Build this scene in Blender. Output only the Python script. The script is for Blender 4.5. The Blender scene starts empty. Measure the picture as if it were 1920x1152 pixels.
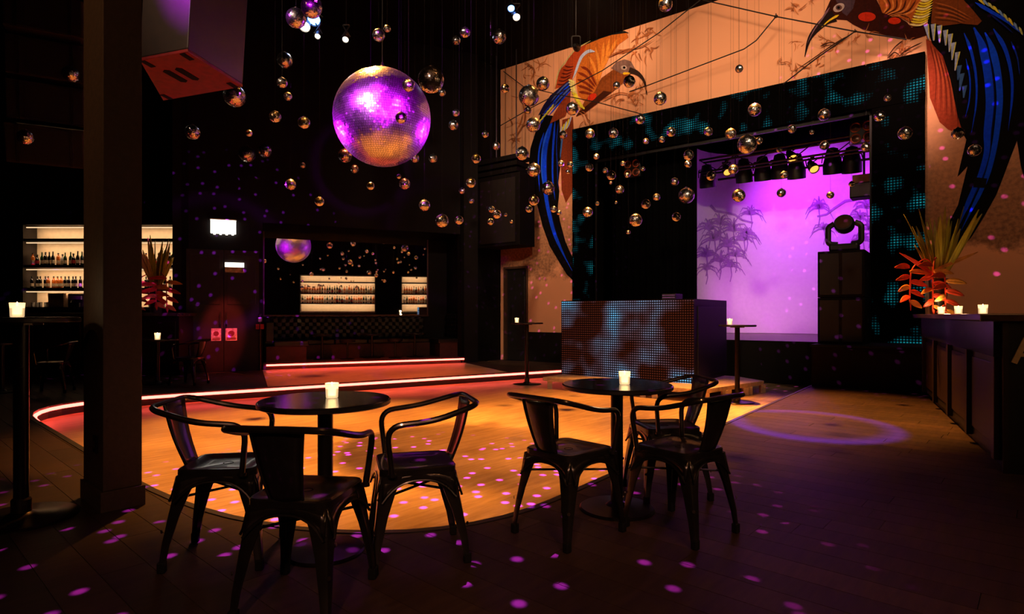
import bpy, bmesh, math, random
from mathutils import Vector, Matrix
R = math.radians
PI = math.pi
random.seed(7)
SC = bpy.context.scene
COL = SC.collection

# ---------------------------------------------------------------- camera
FPX, HZ, CAMZ = 1110.0, 590.0, 1.15          # focal length in px, horizon row, eye height
cam_d = bpy.data.cameras.new('camera')
cam = bpy.data.objects.new('camera', cam_d); COL.objects.link(cam)
cam.location = (0, 0, CAMZ); cam.rotation_euler = (R(90), 0, 0)
cam_d.sensor_width = 36; cam_d.lens = FPX / 1920 * 36
cam_d.shift_y = (HZ - 576) / 1920
cam_d.clip_start = 0.05; cam_d.clip_end = 100
SC.camera = cam

# ---------------------------------------------------------------- world, view
w = bpy.data.worlds.new('world'); SC.world = w; w.use_nodes = True
w.node_tree.nodes['Background'].inputs[0].default_value = (0.01, 0.006, 0.008, 1)
w.node_tree.nodes['Background'].inputs[1].default_value = 0.2
SC.view_settings.view_transform = 'Standard'
SC.view_settings.look = 'None'
SC.view_settings.exposure = 0.0
SC.view_settings.gamma = 1.0
SC.view_settings.use_curve_mapping = False
SC.cycles.use_denoising = True
SC.cycles.max_bounces = 7
SC.cycles.sample_clamp_indirect = 4.0
SC.cycles.caustics_reflective = False
SC.cycles.caustics_refractive = False

# ---------------------------------------------------------------- frames of reference
TS = Vector((0.794, -0.607)).normalized()      # along the stage wall
NS = Vector((TS.y, -TS.x))                     # from the stage wall into the room
if NS.y > 0: NS = -NS
ANG_S = math.atan2(TS.y, TS.x)
BS = Vector((0.912, 0.410)).normalized()       # along the back wall
ANG_B = math.atan2(BS.y, BS.x)
YS0, YB0 = 14.9, 14.6
def S3(s, off, z):                             # stage frame -> world
    return Vector((s * TS.x + off * NS.x, YS0 + s * TS.y + off * NS.y, z))
def wallpt(u, v, off=0.0):                     # a point of the painted stage wall that the photo shows at (u, v)
    k = (u - 960) / FPX
    # plane: (P-(0,YS0)).NS = off
    y = (off + YS0 * NS.y) / (k * NS.x + NS.y)
    return Vector((k * y, y, CAMZ - (v - HZ) / FPX * y))
def at(u, v, y):
    return Vector(((u - 960) / FPX * y, y, CAMZ - (v - HZ) / FPX * y))
CEIL = 7.4

# ---------------------------------------------------------------- lamps of the room and added lights (large light first)
def dot_gobo(nt, scale, size, rnd=1.0):
    n, l = nt.nodes, nt.links
    tc = n.new('ShaderNodeTexCoord'); sp = n.new('ShaderNodeSeparateXYZ'); l.new(tc.outputs['Normal'], sp.inputs[0])
    dx = n.new('ShaderNodeMath'); dx.operation = 'DIVIDE'; l.new(sp.outputs[0], dx.inputs[0]); l.new(sp.outputs[2], dx.inputs[1])
    dy = n.new('ShaderNodeMath'); dy.operation = 'DIVIDE'; l.new(sp.outputs[1], dy.inputs[0]); l.new(sp.outputs[2], dy.inputs[1])
    cb = n.new('ShaderNodeCombineXYZ'); l.new(dx.outputs[0], cb.inputs[0]); l.new(dy.outputs[0], cb.inputs[1])
    vo = n.new('ShaderNodeTexVoronoi'); vo.voronoi_dimensions = '2D'; vo.inputs['Scale'].default_value = scale
    vo.inputs['Randomness'].default_value = rnd
    l.new(cb.outputs[0], vo.inputs['Vector'])
    rp = n.new('ShaderNodeValToRGB'); rp.color_ramp.elements[0].color = (1, 1, 1, 1); rp.color_ramp.elements[0].position = size * .6
    rp.color_ramp.elements[1].color = (0, 0, 0, 1); rp.color_ramp.elements[1].position = size
    l.new(vo.outputs['Distance'], rp.inputs[0])
    # some dots of the pattern stay dark
    wn = n.new('ShaderNodeMath'); wn.operation = 'GREATER_THAN'; wn.inputs[1].default_value = 0.42
    sc = n.new('ShaderNodeSeparateColor'); l.new(vo.outputs['Color'], sc.inputs[0]); l.new(sc.outputs[0], wn.inputs[0])
    mu = n.new('ShaderNodeMath'); mu.operation = 'MULTIPLY'; l.new(rp.outputs[0], mu.inputs[0]); l.new(wn.outputs[0], mu.inputs[1])
    return mu.outputs[0]
def ring_gobo(nt, r0, r1):
    n, l = nt.nodes, nt.links
    tc = n.new('ShaderNodeTexCoord'); sp = n.new('ShaderNodeSeparateXYZ'); l.new(tc.outputs['Normal'], sp.inputs[0])
    dx = n.new('ShaderNodeMath'); dx.operation = 'DIVIDE'; l.new(sp.outputs[0], dx.inputs[0]); l.new(sp.outputs[2], dx.inputs[1])
    dy = n.new('ShaderNodeMath'); dy.operation = 'DIVIDE'; l.new(sp.outputs[1], dy.inputs[0]); l.new(sp.outputs[2], dy.inputs[1])
    cb = n.new('ShaderNodeCombineXYZ'); l.new(dx.outputs[0], cb.inputs[0]); l.new(dy.outputs[0], cb.inputs[1])
    ln = n.new('ShaderNodeVectorMath'); ln.operation = 'LENGTH'; l.new(cb.outputs[0], ln.inputs[0])
    rp = n.new('ShaderNodeValToRGB'); e = rp.color_ramp.elements
    e[0].position = r0; e[0].color = (.07, .07, .07, 1); e[1].position = r1; e[1].color = (0, 0, 0, 1)
    m = e.new(r0 + (r1 - r0) * .7); m.color = (1, 1, 1, 1)
    l.new(ln.outputs['Value'], rp.inputs[0])
    return rp.outputs[0]
def spot(name, loc, tgt, col, power, angle, blend=0.5, radius=0.05, gobo=None):
    d = bpy.data.lights.new(name, 'SPOT'); d.color = col; d.energy = power
    d.spot_size = R(angle); d.spot_blend = blend; d.shadow_soft_size = radius
    o = bpy.data.objects.new(name, d); COL.objects.link(o)
    o.location = loc
    o.rotation_euler = (Vector(tgt) - Vector(loc)).to_track_quat('-Z', 'Y').to_euler()
    if gobo:
        d.use_nodes = True; nt = d.node_tree
        em = nt.nodes['Emission']
        fac = dot_gobo(nt, *gobo[1:]) if gobo[0] == 'dots' else ring_gobo(nt, *gobo[1:])
        nt.links.new(fac, em.inputs['Strength'])
    return o
def area(name, loc, tgt, col, power, sx, sy, spread=180):
    d = bpy.data.lights.new(name, 'AREA'); d.color = col; d.energy = power; d.shape = 'RECTANGLE'; d.size = sx; d.size_y = sy
    d.spread = R(spread)
    o = bpy.data.objects.new(name, d); COL.objects.link(o); o.location = loc
    o.rotation_euler = (Vector(tgt) - Vector(loc)).to_track_quat('-Z', 'Y').to_euler()
    return o
def point(name, loc, col, power, radius=0.03):
    d = bpy.data.lights.new(name, 'POINT'); d.color = col; d.energy = power; d.shadow_soft_size = radius
    o = bpy.data.objects.new(name, d); COL.objects.link(o); o.location = loc
    return o
AMBER = (1.0, 0.33, 0.045)
WARM = (1.0, 0.60, 0.36)
MAG = (0.66, 0.008, 1.0)
BIGB = at(717, 221, 7.2)
# warm floods over the dance floor
spot('flood_dance', (-2.6, 8.6, 7.1), (-2.0, 6.3, -.15), AMBER, 5600, 46, .8, .12)
spot('flood_dance', (1.6, 8.8, 7.1), (1.7, 7.6, -.15), AMBER, 4600, 52, .8, .12)
spot('flood_dance', (-.9, 3.4, 7.1), (-.9, 5.2, -.15), AMBER, 1300, 36, .9, .12)
spot('flood_upper_floor', (-2.2, 9.6, 7.1), (-2.7, 11.4, 0), (1, .16, .05), 1900, 42, .8, .12)
# washes on the painted stage wall
spot('wash_wall', (1.2, 10.6, 7.0), wallpt(1120, 110), WARM, 370, 70, .9, .4)
spot('wash_wall', (3.0, 8.0, 7.1), wallpt(1400, 90), WARM, 370, 75, .9, .4)
spot('wash_wall', (5.0, 6.0, 7.1), wallpt(1600, 60), WARM, 370, 75, .9, .4)
spot('wash_wall', (5.6, 5.2, 7.1), wallpt(1850, 420), WARM, 230, 60, .9, .4)
spot('wash_wall', (-.3, 11.6, 7.1), wallpt(1010, 480), WARM, 520, 55, .9, .4)
# warm front truss light over the hanging balls
spot('front_truss', (-4.8, -1.2, 6.6), (-.8, 8.0, 4.6), (1, .66, .42), 2800, 42, .9, .25)
spot('front_truss', (1.6, -1.0, 6.6), (2.2, 8.5, 4.4), (1, .66, .42), 2000, 44, .9, .25)
# purple beams on the great mirror ball
for (x, y, z), p in (((-4.6, 3.4, 5.2), 3600), ((1.8, 3.6, 4.6), 3600), ((-1.6, 1.6, 4.0), 2600), ((-1.6, 2.6, 7.0), 2600), ((1.6, 9.4, 3.0), 3000), ((-4.4, 8.0, 2.9), 3000), ((.9, -1.2, 2.3), 6500)):
    spot('beam_ball', (x, y, z), BIGB, MAG, p * .6, 2 * math.degrees(math.atan(.62 / (Vector((x, y, z)) - BIGB).length)), .3, .22)
# specks like the ball's reflections, thrown by added dot-pattern spots without fixtures
spot('specks', (-1.2, 6.3, 6.6), (-.9, 4.0, 0), (.85, .04, 1), 16000, 44, .6, .01, ('dots', 38, .16))
spot('specks', (-1.9, 6.9, 5.0), (-6.0, 12.2, 1.6), (.5, .03, 1), 5200, 46, .3, .01, ('dots', 26, .13))
spot('specks', (-.6, 6.9, 5.0), wallpt(1020, 480), (.85, .1, .9), 2000, 36, .3, .01, ('dots', 38, .17))
spot('specks', (-.4, 6.6, 4.4), wallpt(1760, 420), (.85, .1, .9), 3400, 60, .3, .01, ('dots', 30, .14))
# violet ring of the beam on the floor before the stage, and the dim amber round it
spot('beam_floor', (4.1, 10.2, 6.6), (3.15, 6.25, 0), (.20, .03, 1.0), 7000, 14, .02, .03, ('ring', .075, .108))
spot('flood_floor_right', (3.4, 9.0, 7.1), (3.8, 7.3, 0), AMBER, 8000, 34, .9, .1)
spot('flood_floor_near', (2.4, -.6, 6.6), (1.6, 2.0, 0), (1, .38, .12), 230, 64, 1, .1)
spot('wash_column', (-4.5, 0.2, 5.5), (-2.7, 3.5, 3.2), (1, .45, .16), 420, 40, 1, .1)
spot('added_chair_spot', (-.6, -1.5, 3.0), (-.7, 2.6, .3), (1, .45, .26), 260, 50, .9, .12)  # unseen spots added behind the camera to give the chairs highlights
spot('added_chair_spot', (1.2, -1.5, 3.0), (.8, 3.2, .3), (1, .45, .26), 260, 44, .9, .12)
# ---------------------------------------------------------------- materials
def lin(c):
    c = c / 255.0
    return c / 12.92 if c <= .04045 else ((c + .055) / 1.055) ** 2.4
def rgb(r, g, b): return (lin(r), lin(g), lin(b), 1)
MATS = {}
def P(name, col, rough=.5, metal=0.0, var=.25, scale=12.0, bump=0.0, coat=0.0, emis=None, estr=0.0, stretch=None, trans=0.0, spec=None):
    if name in MATS: return MATS[name]
    m = bpy.data.materials.new(name); m.use_nodes = True; MATS[name] = m
    n, l = m.node_tree.nodes, m.node_tree.links; b = n['Principled BSDF']
    b.inputs['Roughness'].default_value = rough; b.inputs['Metallic'].default_value = metal
    if spec is not None: b.inputs['Specular IOR Level'].default_value = spec
    if coat: b.inputs['Coat Weight'].default_value = coat; b.inputs['Coat Roughness'].default_value = .08
    tc = n.new('ShaderNodeTexCoord'); mp = n.new('ShaderNodeMapping'); l.new(tc.outputs['Object'], mp.inputs[0])
    if stretch: mp.inputs['Scale'].default_value = stretch
    nz = n.new('ShaderNodeTexNoise'); nz.inputs['Scale'].default_value = scale; nz.inputs['Detail'].default_value = 4
    l.new(mp.outputs[0], nz.inputs['Vector'])
    rp = n.new('ShaderNodeValToRGB')
    rp.color_ramp.elements[0].position = .3; rp.color_ramp.elements[1].position = .7
    rp.color_ramp.elements[0].color = tuple(c * (1 - var) for c in col[:3]) + (1,)
    rp.color_ramp.elements[1].color = tuple(min(1, c * (1 + var)) for c in col[:3]) + (1,)
    l.new(nz.outputs['Fac'], rp.inputs[0]); l.new(rp.outputs[0], b.inputs['Base Color'])
    if bump:
        bp = n.new('ShaderNodeBump'); bp.inputs['Strength'].default_value = bump; bp.inputs['Distance'].default_value = .01
        l.new(nz.outputs['Fac'], bp.inputs['Height']); l.new(bp.outputs[0], b.inputs['Normal'])
    if emis:
        b.inputs['Emission Color'].default_value = tuple(emis[:3]) + (1,); b.inputs['Emission Strength'].default_value = estr
    if trans: b.inputs['Transmission Weight'].default_value = trans
    return m
def wood(name, c0, c1, rough, ang, scale=1.0, coat=0.0, rnd=False, scuff=0.0):
    m = bpy.data.materials.new(name); m.use_nodes = True; MATS[name] = m
    n, l = m.node_tree.nodes, m.node_tree.links; b = n['Principled BSDF']
    g = n.new('ShaderNodeNewGeometry'); mp = n.new('ShaderNodeMapping'); l.new(g.outputs['Position'], mp.inputs[0])
    mp.vector_type = 'TEXTURE'
    mp.inputs['Rotation'].default_value = (0, 0, ang); mp.inputs['Scale'].default_value = (1.0 / scale, .12 / scale, .3 / scale)
    nz = n.new('ShaderNodeTexNoise'); nz.inputs['Scale'].default_value = 3.0; nz.inputs['Detail'].default_value = 7; nz.inputs['Roughness'].default_value = .65
    l.new(mp.outputs[0], nz.inputs['Vector'])
    rp = n.new('ShaderNodeValToRGB'); rp.color_ramp.elements[0].position = .32; rp.color_ramp.elements[1].position = .68
    rp.color_ramp.elements[0].color = c0; rp.color_ramp.elements[1].color = c1
    l.new(nz.outputs['Fac'], rp.inputs[0]); out = rp.outputs[0]
    n2 = n.new('ShaderNodeTexNoise'); n2.inputs['Scale'].default_value = .9; n2.inputs['Detail'].default_value = 5
    l.new(g.outputs['Position'], n2.inputs['Vector'])
    mx = n.new('ShaderNodeMix'); mx.data_type = 'RGBA'; mx.blend_type = 'MULTIPLY'; mx.inputs[0].default_value = .6
    r2 = n.new('ShaderNodeValToRGB'); r2.color_ramp.elements[0].color = (.55, .5, .5, 1); r2.color_ramp.elements[1].color = (1.3, 1.3, 1.3, 1)
    r2.color_ramp.elements[0].position = .35; r2.color_ramp.elements[1].position = .65
    l.new(n2.outputs['Fac'], r2.inputs[0]); l.new(out, mx.inputs[6]); l.new(r2.outputs[0], mx.inputs[7]); out = mx.outputs[2]
    if rnd:
        oi = n.new('ShaderNodeObjectInfo'); mr = n.new('ShaderNodeMapRange'); mr.inputs[3].default_value = .7; mr.inputs[4].default_value = 1.3
        l.new(oi.outputs['Random'], mr.inputs[0])
        hs = n.new('ShaderNodeHueSaturation'); l.new(mr.outputs[0], hs.inputs['Value']); l.new(out, hs.inputs['Color']); out = hs.outputs[0]
    l.new(out, b.inputs['Base Color'])
    mr2 = n.new('ShaderNodeMapRange'); mr2.inputs[3].default_value = rough - .1; mr2.inputs[4].default_value = rough + .12
    l.new(n2.outputs['Fac'], mr2.inputs[0]); l.new(mr2.outputs[0], b.inputs['Roughness'])
    if coat: b.inputs['Coat Weight'].default_value = coat
    b.inputs['Specular IOR Level'].default_value = .25 if rnd else .4
    bp = n.new('ShaderNodeBump'); bp.inputs['Strength'].default_value = .12; bp.inputs['Distance'].default_value = .004
    l.new(nz.outputs['Fac'], bp.inputs['Height']); l.new(bp.outputs[0], b.inputs['Normal'])
    return m
def led_mat(name, pitch, ca, cb, base, estr, pscale, lo, hi, estr2=0.0):
    """a screen of separate light points: dot grid x drifting picture"""
    m = bpy.data.materials.new(name); m.use_nodes = True; MATS[name] = m
    n, l = m.node_tree.nodes, m.node_tree.links; b = n['Principled BSDF']
    b.inputs['Base Color'].default_value = base; b.inputs['Roughness'].default_value = .85; b.inputs['Specular IOR Level'].default_value = .02
    tc = n.new('ShaderNodeTexCoord'); sp = n.new('ShaderNodeSeparateXYZ')
    g = n.new('ShaderNodeNewGeometry'); mp = n.new('ShaderNodeMapping'); mp.vector_type = 'TEXTURE'
    mp.inputs['Rotation'].default_value = (0, 0, ANG_S); l.new(g.outputs['Position'], mp.inputs[0]); l.new(mp.outputs[0], sp.inputs[0])
    def cell(sock, p, wd):
        a = n.new('ShaderNodeMath'); a.operation = 'DIVIDE'; l.new(sock, a.inputs[0]); a.inputs[1].default_value = p
        f = n.new('ShaderNodeMath'); f.operation = 'FRACT'; l.new(a.outputs[0], f.inputs[0])
        c = n.new('ShaderNodeMath'); c.operation = 'LESS_THAN'; l.new(f.outputs[0], c.inputs[0]); c.inputs[1].default_value = wd
        return c.outputs[0]
    cx, cz = cell(sp.outputs[0], pitch, .62), cell(sp.outputs[2], pitch, .55)
    mu = n.new('ShaderNodeMath'); mu.operation = 'MULTIPLY'; l.new(cx, mu.inputs[0]); l.new(cz, mu.inputs[1])
    nz = n.new('ShaderNodeTexNoise'); nz.inputs['Scale'].default_value = pscale; nz.inputs['Detail'].default_value = 1.5
    l.new(mp.outputs[0], nz.inputs['Vector'])
    rp = n.new('ShaderNodeValToRGB'); rp.color_ramp.elements[0].position = lo; rp.color_ramp.elements[0].color = (0, 0, 0, 1)
    rp.color_ramp.elements[1].position = hi; rp.color_ramp.elements[1].color = (1, 1, 1, 1); l.new(nz.outputs['Fac'], rp.inputs[0])
    m2 = n.new('ShaderNodeMath'); m2.operation = 'MULTIPLY_ADD'; l.new(rp.outputs[0], m2.inputs[0]); m2.inputs[1].default_value = estr; m2.inputs[2].default_value = estr2
    m3 = n.new('ShaderNodeMath'); m3.operation = 'MULTIPLY'; l.new(m2.outputs[0], m3.inputs[0]); l.new(mu.outputs[0], m3.inputs[1])
    mx = n.new('ShaderNodeMix'); mx.data_type = 'RGBA'; mx.inputs[6].default_value = ca; mx.inputs[7].default_value = cb
    l.new(rp.outputs[0], mx.inputs[0])
    l.new(mx.outputs[2], b.inputs['Emission Color']); l.new(m3.outputs[0], b.inputs['Emission Strength'])
    m.cycles.emission_sampling = 'NONE'
    return m
PLANK_ANG = math.atan2(-.667, .745)
M_black = P('black_wall_paint', rgb(7, 5, 6), .8, bump=.1, spec=.15)
M_ceil = P('black_ceiling', rgb(4, 4, 4), .9, spec=.1)
M_pitfloor = wood('dance_floor_wood', rgb(168, 140, 108), rgb(212, 186, 152), .36, PLANK_ANG + PI / 2, .8)
M_plank = wood('dark_plank_wood', rgb(38, 26, 21), rgb(56, 40, 31), .55, PLANK_ANG + PI / 2, 1.0, rnd=True)
M_sub = P('joint_filler', rgb(96, 66, 34), .6)
M_nose = P('step_nosing', rgb(18, 14, 14), .5)
M_chair = P('black_lacquered_steel', rgb(46, 43, 41), .28, .8, coat=.4)
M_rubber = P('black_rubber', rgb(6, 6, 6), .8, spec=.15)
M_tabletop = P('dark_laminate', rgb(20, 17, 18), .18, coat=.5)
M_tedge = P('table_edge', rgb(10, 9, 9), .35)
M_steel = P('brushed_dark_steel', rgb(70, 62, 56), .35, .9)
M_post = P('brown_painted_concrete', rgb(44, 29, 19), .7, bump=.25, scale=30)
M_postd = M_post
M_mauve = P('maroon_door', rgb(30, 13, 16), .55)
M_doorblk = P('black_door', rgb(14, 12, 12), .5)
M_mirror = P('mirror_glass', (.86, .86, .86, 1), .015, 1.0, var=.01)
M_frame = P('mirror_frame', rgb(90, 60, 62), .35, .4)
M_leather = P('black_leather', rgb(22, 17, 20), .3, coat=.2, bump=.1, scale=60)
M_maroonp = P('maroon_panel', rgb(74, 30, 28), .5)
M_spk = P('speaker_black', rgb(7, 4, 4), .7, bump=.2, scale=80, spec=.12)
M_spkredlight = P('red_light_paint', rgb(120, 8, 14), .6)  # crimson bounce of the neon put into the panel colour
M_spkbrown = P('brown_panel', rgb(34, 18, 11), .6)
M_grille = P('speaker_grille', rgb(16, 7, 7), .6, .2, scale=120)
M_truss = P('truss_aluminium', rgb(60, 52, 60), .35, .9)
M_can = P('lamp_can_black', rgb(10, 10, 11), .45)
M_cyc = P('white_backdrop_cloth', rgb(236, 228, 232), .9, var=.03)
M_cycpaint = P('grey_palm_paint', rgb(168, 128, 184), .9, var=.2)
M_curtain = P('black_curtain', rgb(3, 3, 4), .95, spec=.05)
M_deck = P('stage_floor', rgb(120, 100, 96), .4)
M_deckblk = P('stage_fascia', rgb(9, 7, 7), .7, spec=.2)
M_apron = P('apron_fascia', rgb(17, 6, 6), .7, spec=.15)
M_plat = P('white_plywood', rgb(214, 190, 172), .6)
M_tile = P('mirror_tile', (.96, .96, .96, 1), .25, 1.0, var=.1, scale=9)
M_bigtile = P('mirror_tile_big', (.92, .90, .94, 1), .28, 1.0, var=.4, scale=60)
M_core = P('ball_core', rgb(30, 30, 32), .5, .6)
M_cord = P('cord', rgb(12, 9, 12), .6, spec=.2)
M_cable = P('black_cable', rgb(10, 8, 8), .7)
M_white = P('white_plastic', rgb(225, 220, 210), .5)
M_paper = P('poster_paper', rgb(216, 190, 180), .7, var=.55, scale=14)
M_red = P('red_plastic', rgb(190, 20, 20), .4)
M_barwood = P('bar_front_wood', rgb(34, 16, 14), .45, stretch=(8, 1, .4), scale=4)
M_bartop = P('bar_top', rgb(74, 58, 52), .25, coat=.4)
M_barback = P('cream_back_panel', rgb(236, 206, 170), .6, var=.06)
M_shelf = P('dark_shelf', rgb(24, 16, 14), .5)
M_strip = P('shelf_light', rgb(255, 236, 200), .5, emis=(1, .66, .36), estr=1.1)
M_glassdk = P('dark_glass', rgb(14, 12, 12), .08, coat=.5)
M_glassgr = P('green_glass', rgb(12, 46, 22), .08, coat=.5)
M_glassam = P('amber_glass', rgb(190, 92, 24), .1, coat=.5)
M_glasscl = P('clear_glass', rgb(190, 180, 170), .08, coat=.5)
M_labelc = P('bottle_label', rgb(214, 190, 160), .6, var=.3, scale=30)
M_labelr = P('bottle_label_red', rgb(180, 40, 40), .6)
M_cap = P('bottle_cap', rgb(20, 18, 18), .4)
M_stainless = P('stainless_steel', rgb(150, 140, 132), .3, .9)
M_box = P('cardboard', rgb(176, 138, 110), .8)
M_wax = P('candle_wax', rgb(255, 236, 200), .6, emis=(1, .62, .28), estr=3.2)
M_flame = P('flame', rgb(255, 240, 200), .6, emis=(1, .8, .45), estr=25)
M_frost = P('frosted_glass', rgb(255, 240, 220), .4, emis=(1, .66, .32), estr=.7, trans=.6)
M_pot = P('black_vase', rgb(40, 26, 20), .4, coat=.3)
M_leafg = P('green_leaf', rgb(214, 206, 70), .45, stretch=(1, 1, .2))
M_leafd = P('olive_leaf', rgb(170, 150, 44), .45)
M_bract = P('red_bract', rgb(214, 66, 34), .45)
M_bracty = P('orange_bract', rgb(230, 150, 60), .45)
M_lensw = P('lamp_lens_white', rgb(255, 255, 255), .3, emis=(1, .86, .66), estr=14)
M_lensy = P('lamp_lens_amber', rgb(255, 200, 80), .3, emis=(1, .46, .07), estr=1.5)
M_lensv = P('lamp_lens_violet', rgb(120, 100, 255), .3, emis=(.22, .16, 1.0), estr=6)
M_lensb = P('lamp_lens_blue', rgb(120, 160, 255), .3, emis=(.12, .3, 1.0), estr=9)
M_lensd = P('lamp_lens_off', rgb(90, 60, 50), .25, .5)
M_sign = P('lit_sign', rgb(255, 250, 230), .5, emis=(1, .93, .78), estr=3.0)
M_neon = P('neon_tube', rgb(255, 120, 110), .4, emis=(1.0, .075, .055), estr=11.0)
M_ledp = led_mat('led_portal', .045, (.0, .20, .26, 1), (.02, .42, .5, 1), rgb(2, 2, 2), .55, 2.3, .545, .74)
M_ledb = led_mat('led_booth', .040, (.34, .06, .028, 1), (.14, .46, .78, 1), rgb(14, 8, 7), .9, 1.9, .44, .74, .2)  # brown is the orange floor's reflection, put into the panel glow
# ---------------------------------------------------------------- mesh helpers
class MB:
    def __init__(s): s.v = []; s.f = []
    def add(s, vs, fs):
        o = len(s.v); s.v += [tuple(p) for p in vs]; s.f += [tuple(i + o for i in f) for f in fs]; return s
    def box(s, x0, x1, y0, y1, z0, z1, mt=None):
        vs = [(x, y, z) for z in (z0, z1) for x, y in ((x0, y0), (x1, y0), (x1, y1), (x0, y1))]
        if mt is not None: vs = [mt @ Vector(p) for p in vs]
        return s.add(vs, [(3, 2, 1, 0), (4, 5, 6, 7), (0, 1, 5, 4), (1, 2, 6, 5), (2, 3, 7, 6), (3, 0, 4, 7)])
    def tube(s, pts, r, seg=8, closed=False, caps=True):
        pts = [Vector(p) for p in pts]; n = len(pts); rs = r if isinstance(r, (list, tuple)) else [r] * n
        up = None; rings = []
        for i in range(n):
            if closed: t = pts[(i + 1) % n] - pts[i - 1]
            else: t = pts[min(i + 1, n - 1)] - pts[max(i - 1, 0)]
            t.normalize()
            if up is None:
                up = Vector((0, 0, 1)) if abs(t.z) < .9 else Vector((1, 0, 0))
            a = t.cross(up).normalized(); b = a.cross(t).normalized(); up = b
            rings.append([pts[i] + (a * math.cos(q) + b * math.sin(q)) * rs[i] for q in [2 * PI * k / seg for k in range(seg)]])
        vs = [p for rg in rings for p in rg]; fs = []
        for i in range(n if closed else n - 1):
            j = (i + 1) % n
            for k in range(seg):
                k2 = (k + 1) % seg; fs.append((i * seg + k, i * seg + k2, j * seg + k2, j * seg + k))
        if caps and not closed:
            fs.append(tuple(range(seg))[::-1]); fs.append(tuple((n - 1) * seg + k for k in range(seg)))
        return s.add(vs, fs)
    def lathe(s, prof, seg=20, c=(0, 0, 0), mt=None):
        vs = []; fs = []; n = len(prof)
        for r, z in prof:
            for k in range(seg):
                q = 2 * PI * k / seg; p = Vector((c[0] + r * math.cos(q), c[1] + r * math.sin(q), c[2] + z))
                vs.append(mt @ p if mt is not None else p)
        for i in range(n - 1):
            for k in range(seg):
                k2 = (k + 1) % seg; fs.append((i * seg + k, i * seg + k2, (i + 1) * seg + k2, (i + 1) * seg + k))
        if prof[0][0] > 1e-6: fs.append(tuple(range(seg))[::-1])
        if prof[-1][0] > 1e-6: fs.append(tuple((n - 1) * seg + k for k in range(seg)))
        return s.add(vs, fs)
    def prism(s, poly, z0, z1):
        n = len(poly)
        a = sum(poly[i][0] * poly[(i + 1) % n][1] - poly[(i + 1) % n][0] * poly[i][1] for i in range(n))
        if a < 0: poly = poly[::-1]
        vs = [(x, y, z0) for x, y in poly] + [(x, y, z1) for x, y in poly]
        fs = [tuple(range(n))[::-1], tuple(range(n, 2 * n))] + [(i, (i + 1) % n, (i + 1) % n + n, i + n) for i in range(n)]
        return s.add(vs, fs)
    def slab(s, front, d):                     # polygon of 3-D points thickened along d
        n = len(front); front = [Vector(p) for p in front]; d = Vector(d)
        return s.add([p for p in front] + [p + d for p in front],
                     [tuple(range(n)), tuple(range(n, 2 * n))[::-1]] + [((i + 1) % n, i, i + n, (i + 1) % n + n) for i in range(n)])
    def mesh(s, name, mat, smooth=False):
        me = bpy.data.meshes.new(name); me.from_pydata(s.v, [], s.f); me.materials.append(mat)
        if smooth:
            for p in me.polygons: p.use_smooth = True
            me.set_sharp_from_angle(angle=R(35))
        me.update(); return me
    def build(s, name, mat, parent=None, smooth=False, bevel=0.0, loc=None, rz=None, fix=True):
        me = s.mesh(name, mat, smooth)
        if fix:
            bm = bmesh.new(); bm.from_mesh(me); bmesh.ops.recalc_face_normals(bm, faces=bm.faces[:]); bm.to_mesh(me); bm.free()
        o = bpy.data.objects.new(name, me); COL.objects.link(o)
        if parent: o.parent = parent
        if loc is not None: o.location = loc
        if rz is not None: o.rotation_euler = (0, 0, rz)
        if bevel:
            b = o.modifiers.new('bevel', 'BEVEL'); b.width = bevel; b.segments = 2; b.limit_method = 'ANGLE'
        return o
def tag(o, label=None, cat=None, group=None, kind=None):
    if label: o['label'] = label
    if cat: o['category'] = cat
    if group: o['group'] = group
    if kind: o['kind'] = kind
    return o
def empty(name, loc=(0, 0, 0), rz=0.0, label=None, cat=None, group=None):
    o = bpy.data.objects.new(name, None); COL.objects.link(o); o.location = loc; o.rotation_euler = (0, 0, rz); o.empty_display_size = .1
    return tag(o, label, cat, group)
def struct(mb, name, mat, **k):
    return tag(mb.build(name, mat, **k), kind='structure')
KIDS = {}
def kids(o):
    return [c for c in bpy.data.objects if c.parent == o]
def copy_tree(o, parent=None, tree=None):
    c = o.copy(); COL.objects.link(c)
    if parent: c.parent = parent
    for ch in kids(o): copy_tree(ch, c)
    return c
def link(name, me, parent=None, loc=None, rot=None, scale=None):
    o = bpy.data.objects.new(name, me); COL.objects.link(o)
    if parent: o.parent = parent
    if loc is not None: o.location = loc
    if rot is not None: o.rotation_euler = rot
    if scale is not None: o.scale = scale
    return o
ORD = ['first', 'second', 'third', 'fourth', 'fifth', 'sixth', 'seventh', 'eighth', 'ninth', 'tenth', 'eleventh', 'twelfth', 'thirteenth',
       'fourteenth', 'fifteenth', 'sixteenth', 'seventeenth', 'eighteenth', 'nineteenth', 'twentieth'] + ['twenty-' + t for t in
       ('first', 'second', 'third', 'fourth', 'fifth', 'sixth', 'seventh', 'eighth', 'ninth')] + ['thirtieth'] + ['thirty-' + t for t in
       ('first', 'second', 'third', 'fourth', 'fifth', 'sixth', 'seventh', 'eighth', 'ninth')]
def nth(i, side='left'): return ('leftmost' if side == 'left' else 'rightmost') if i == 0 else ORD[i] + ' from ' + side

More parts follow.
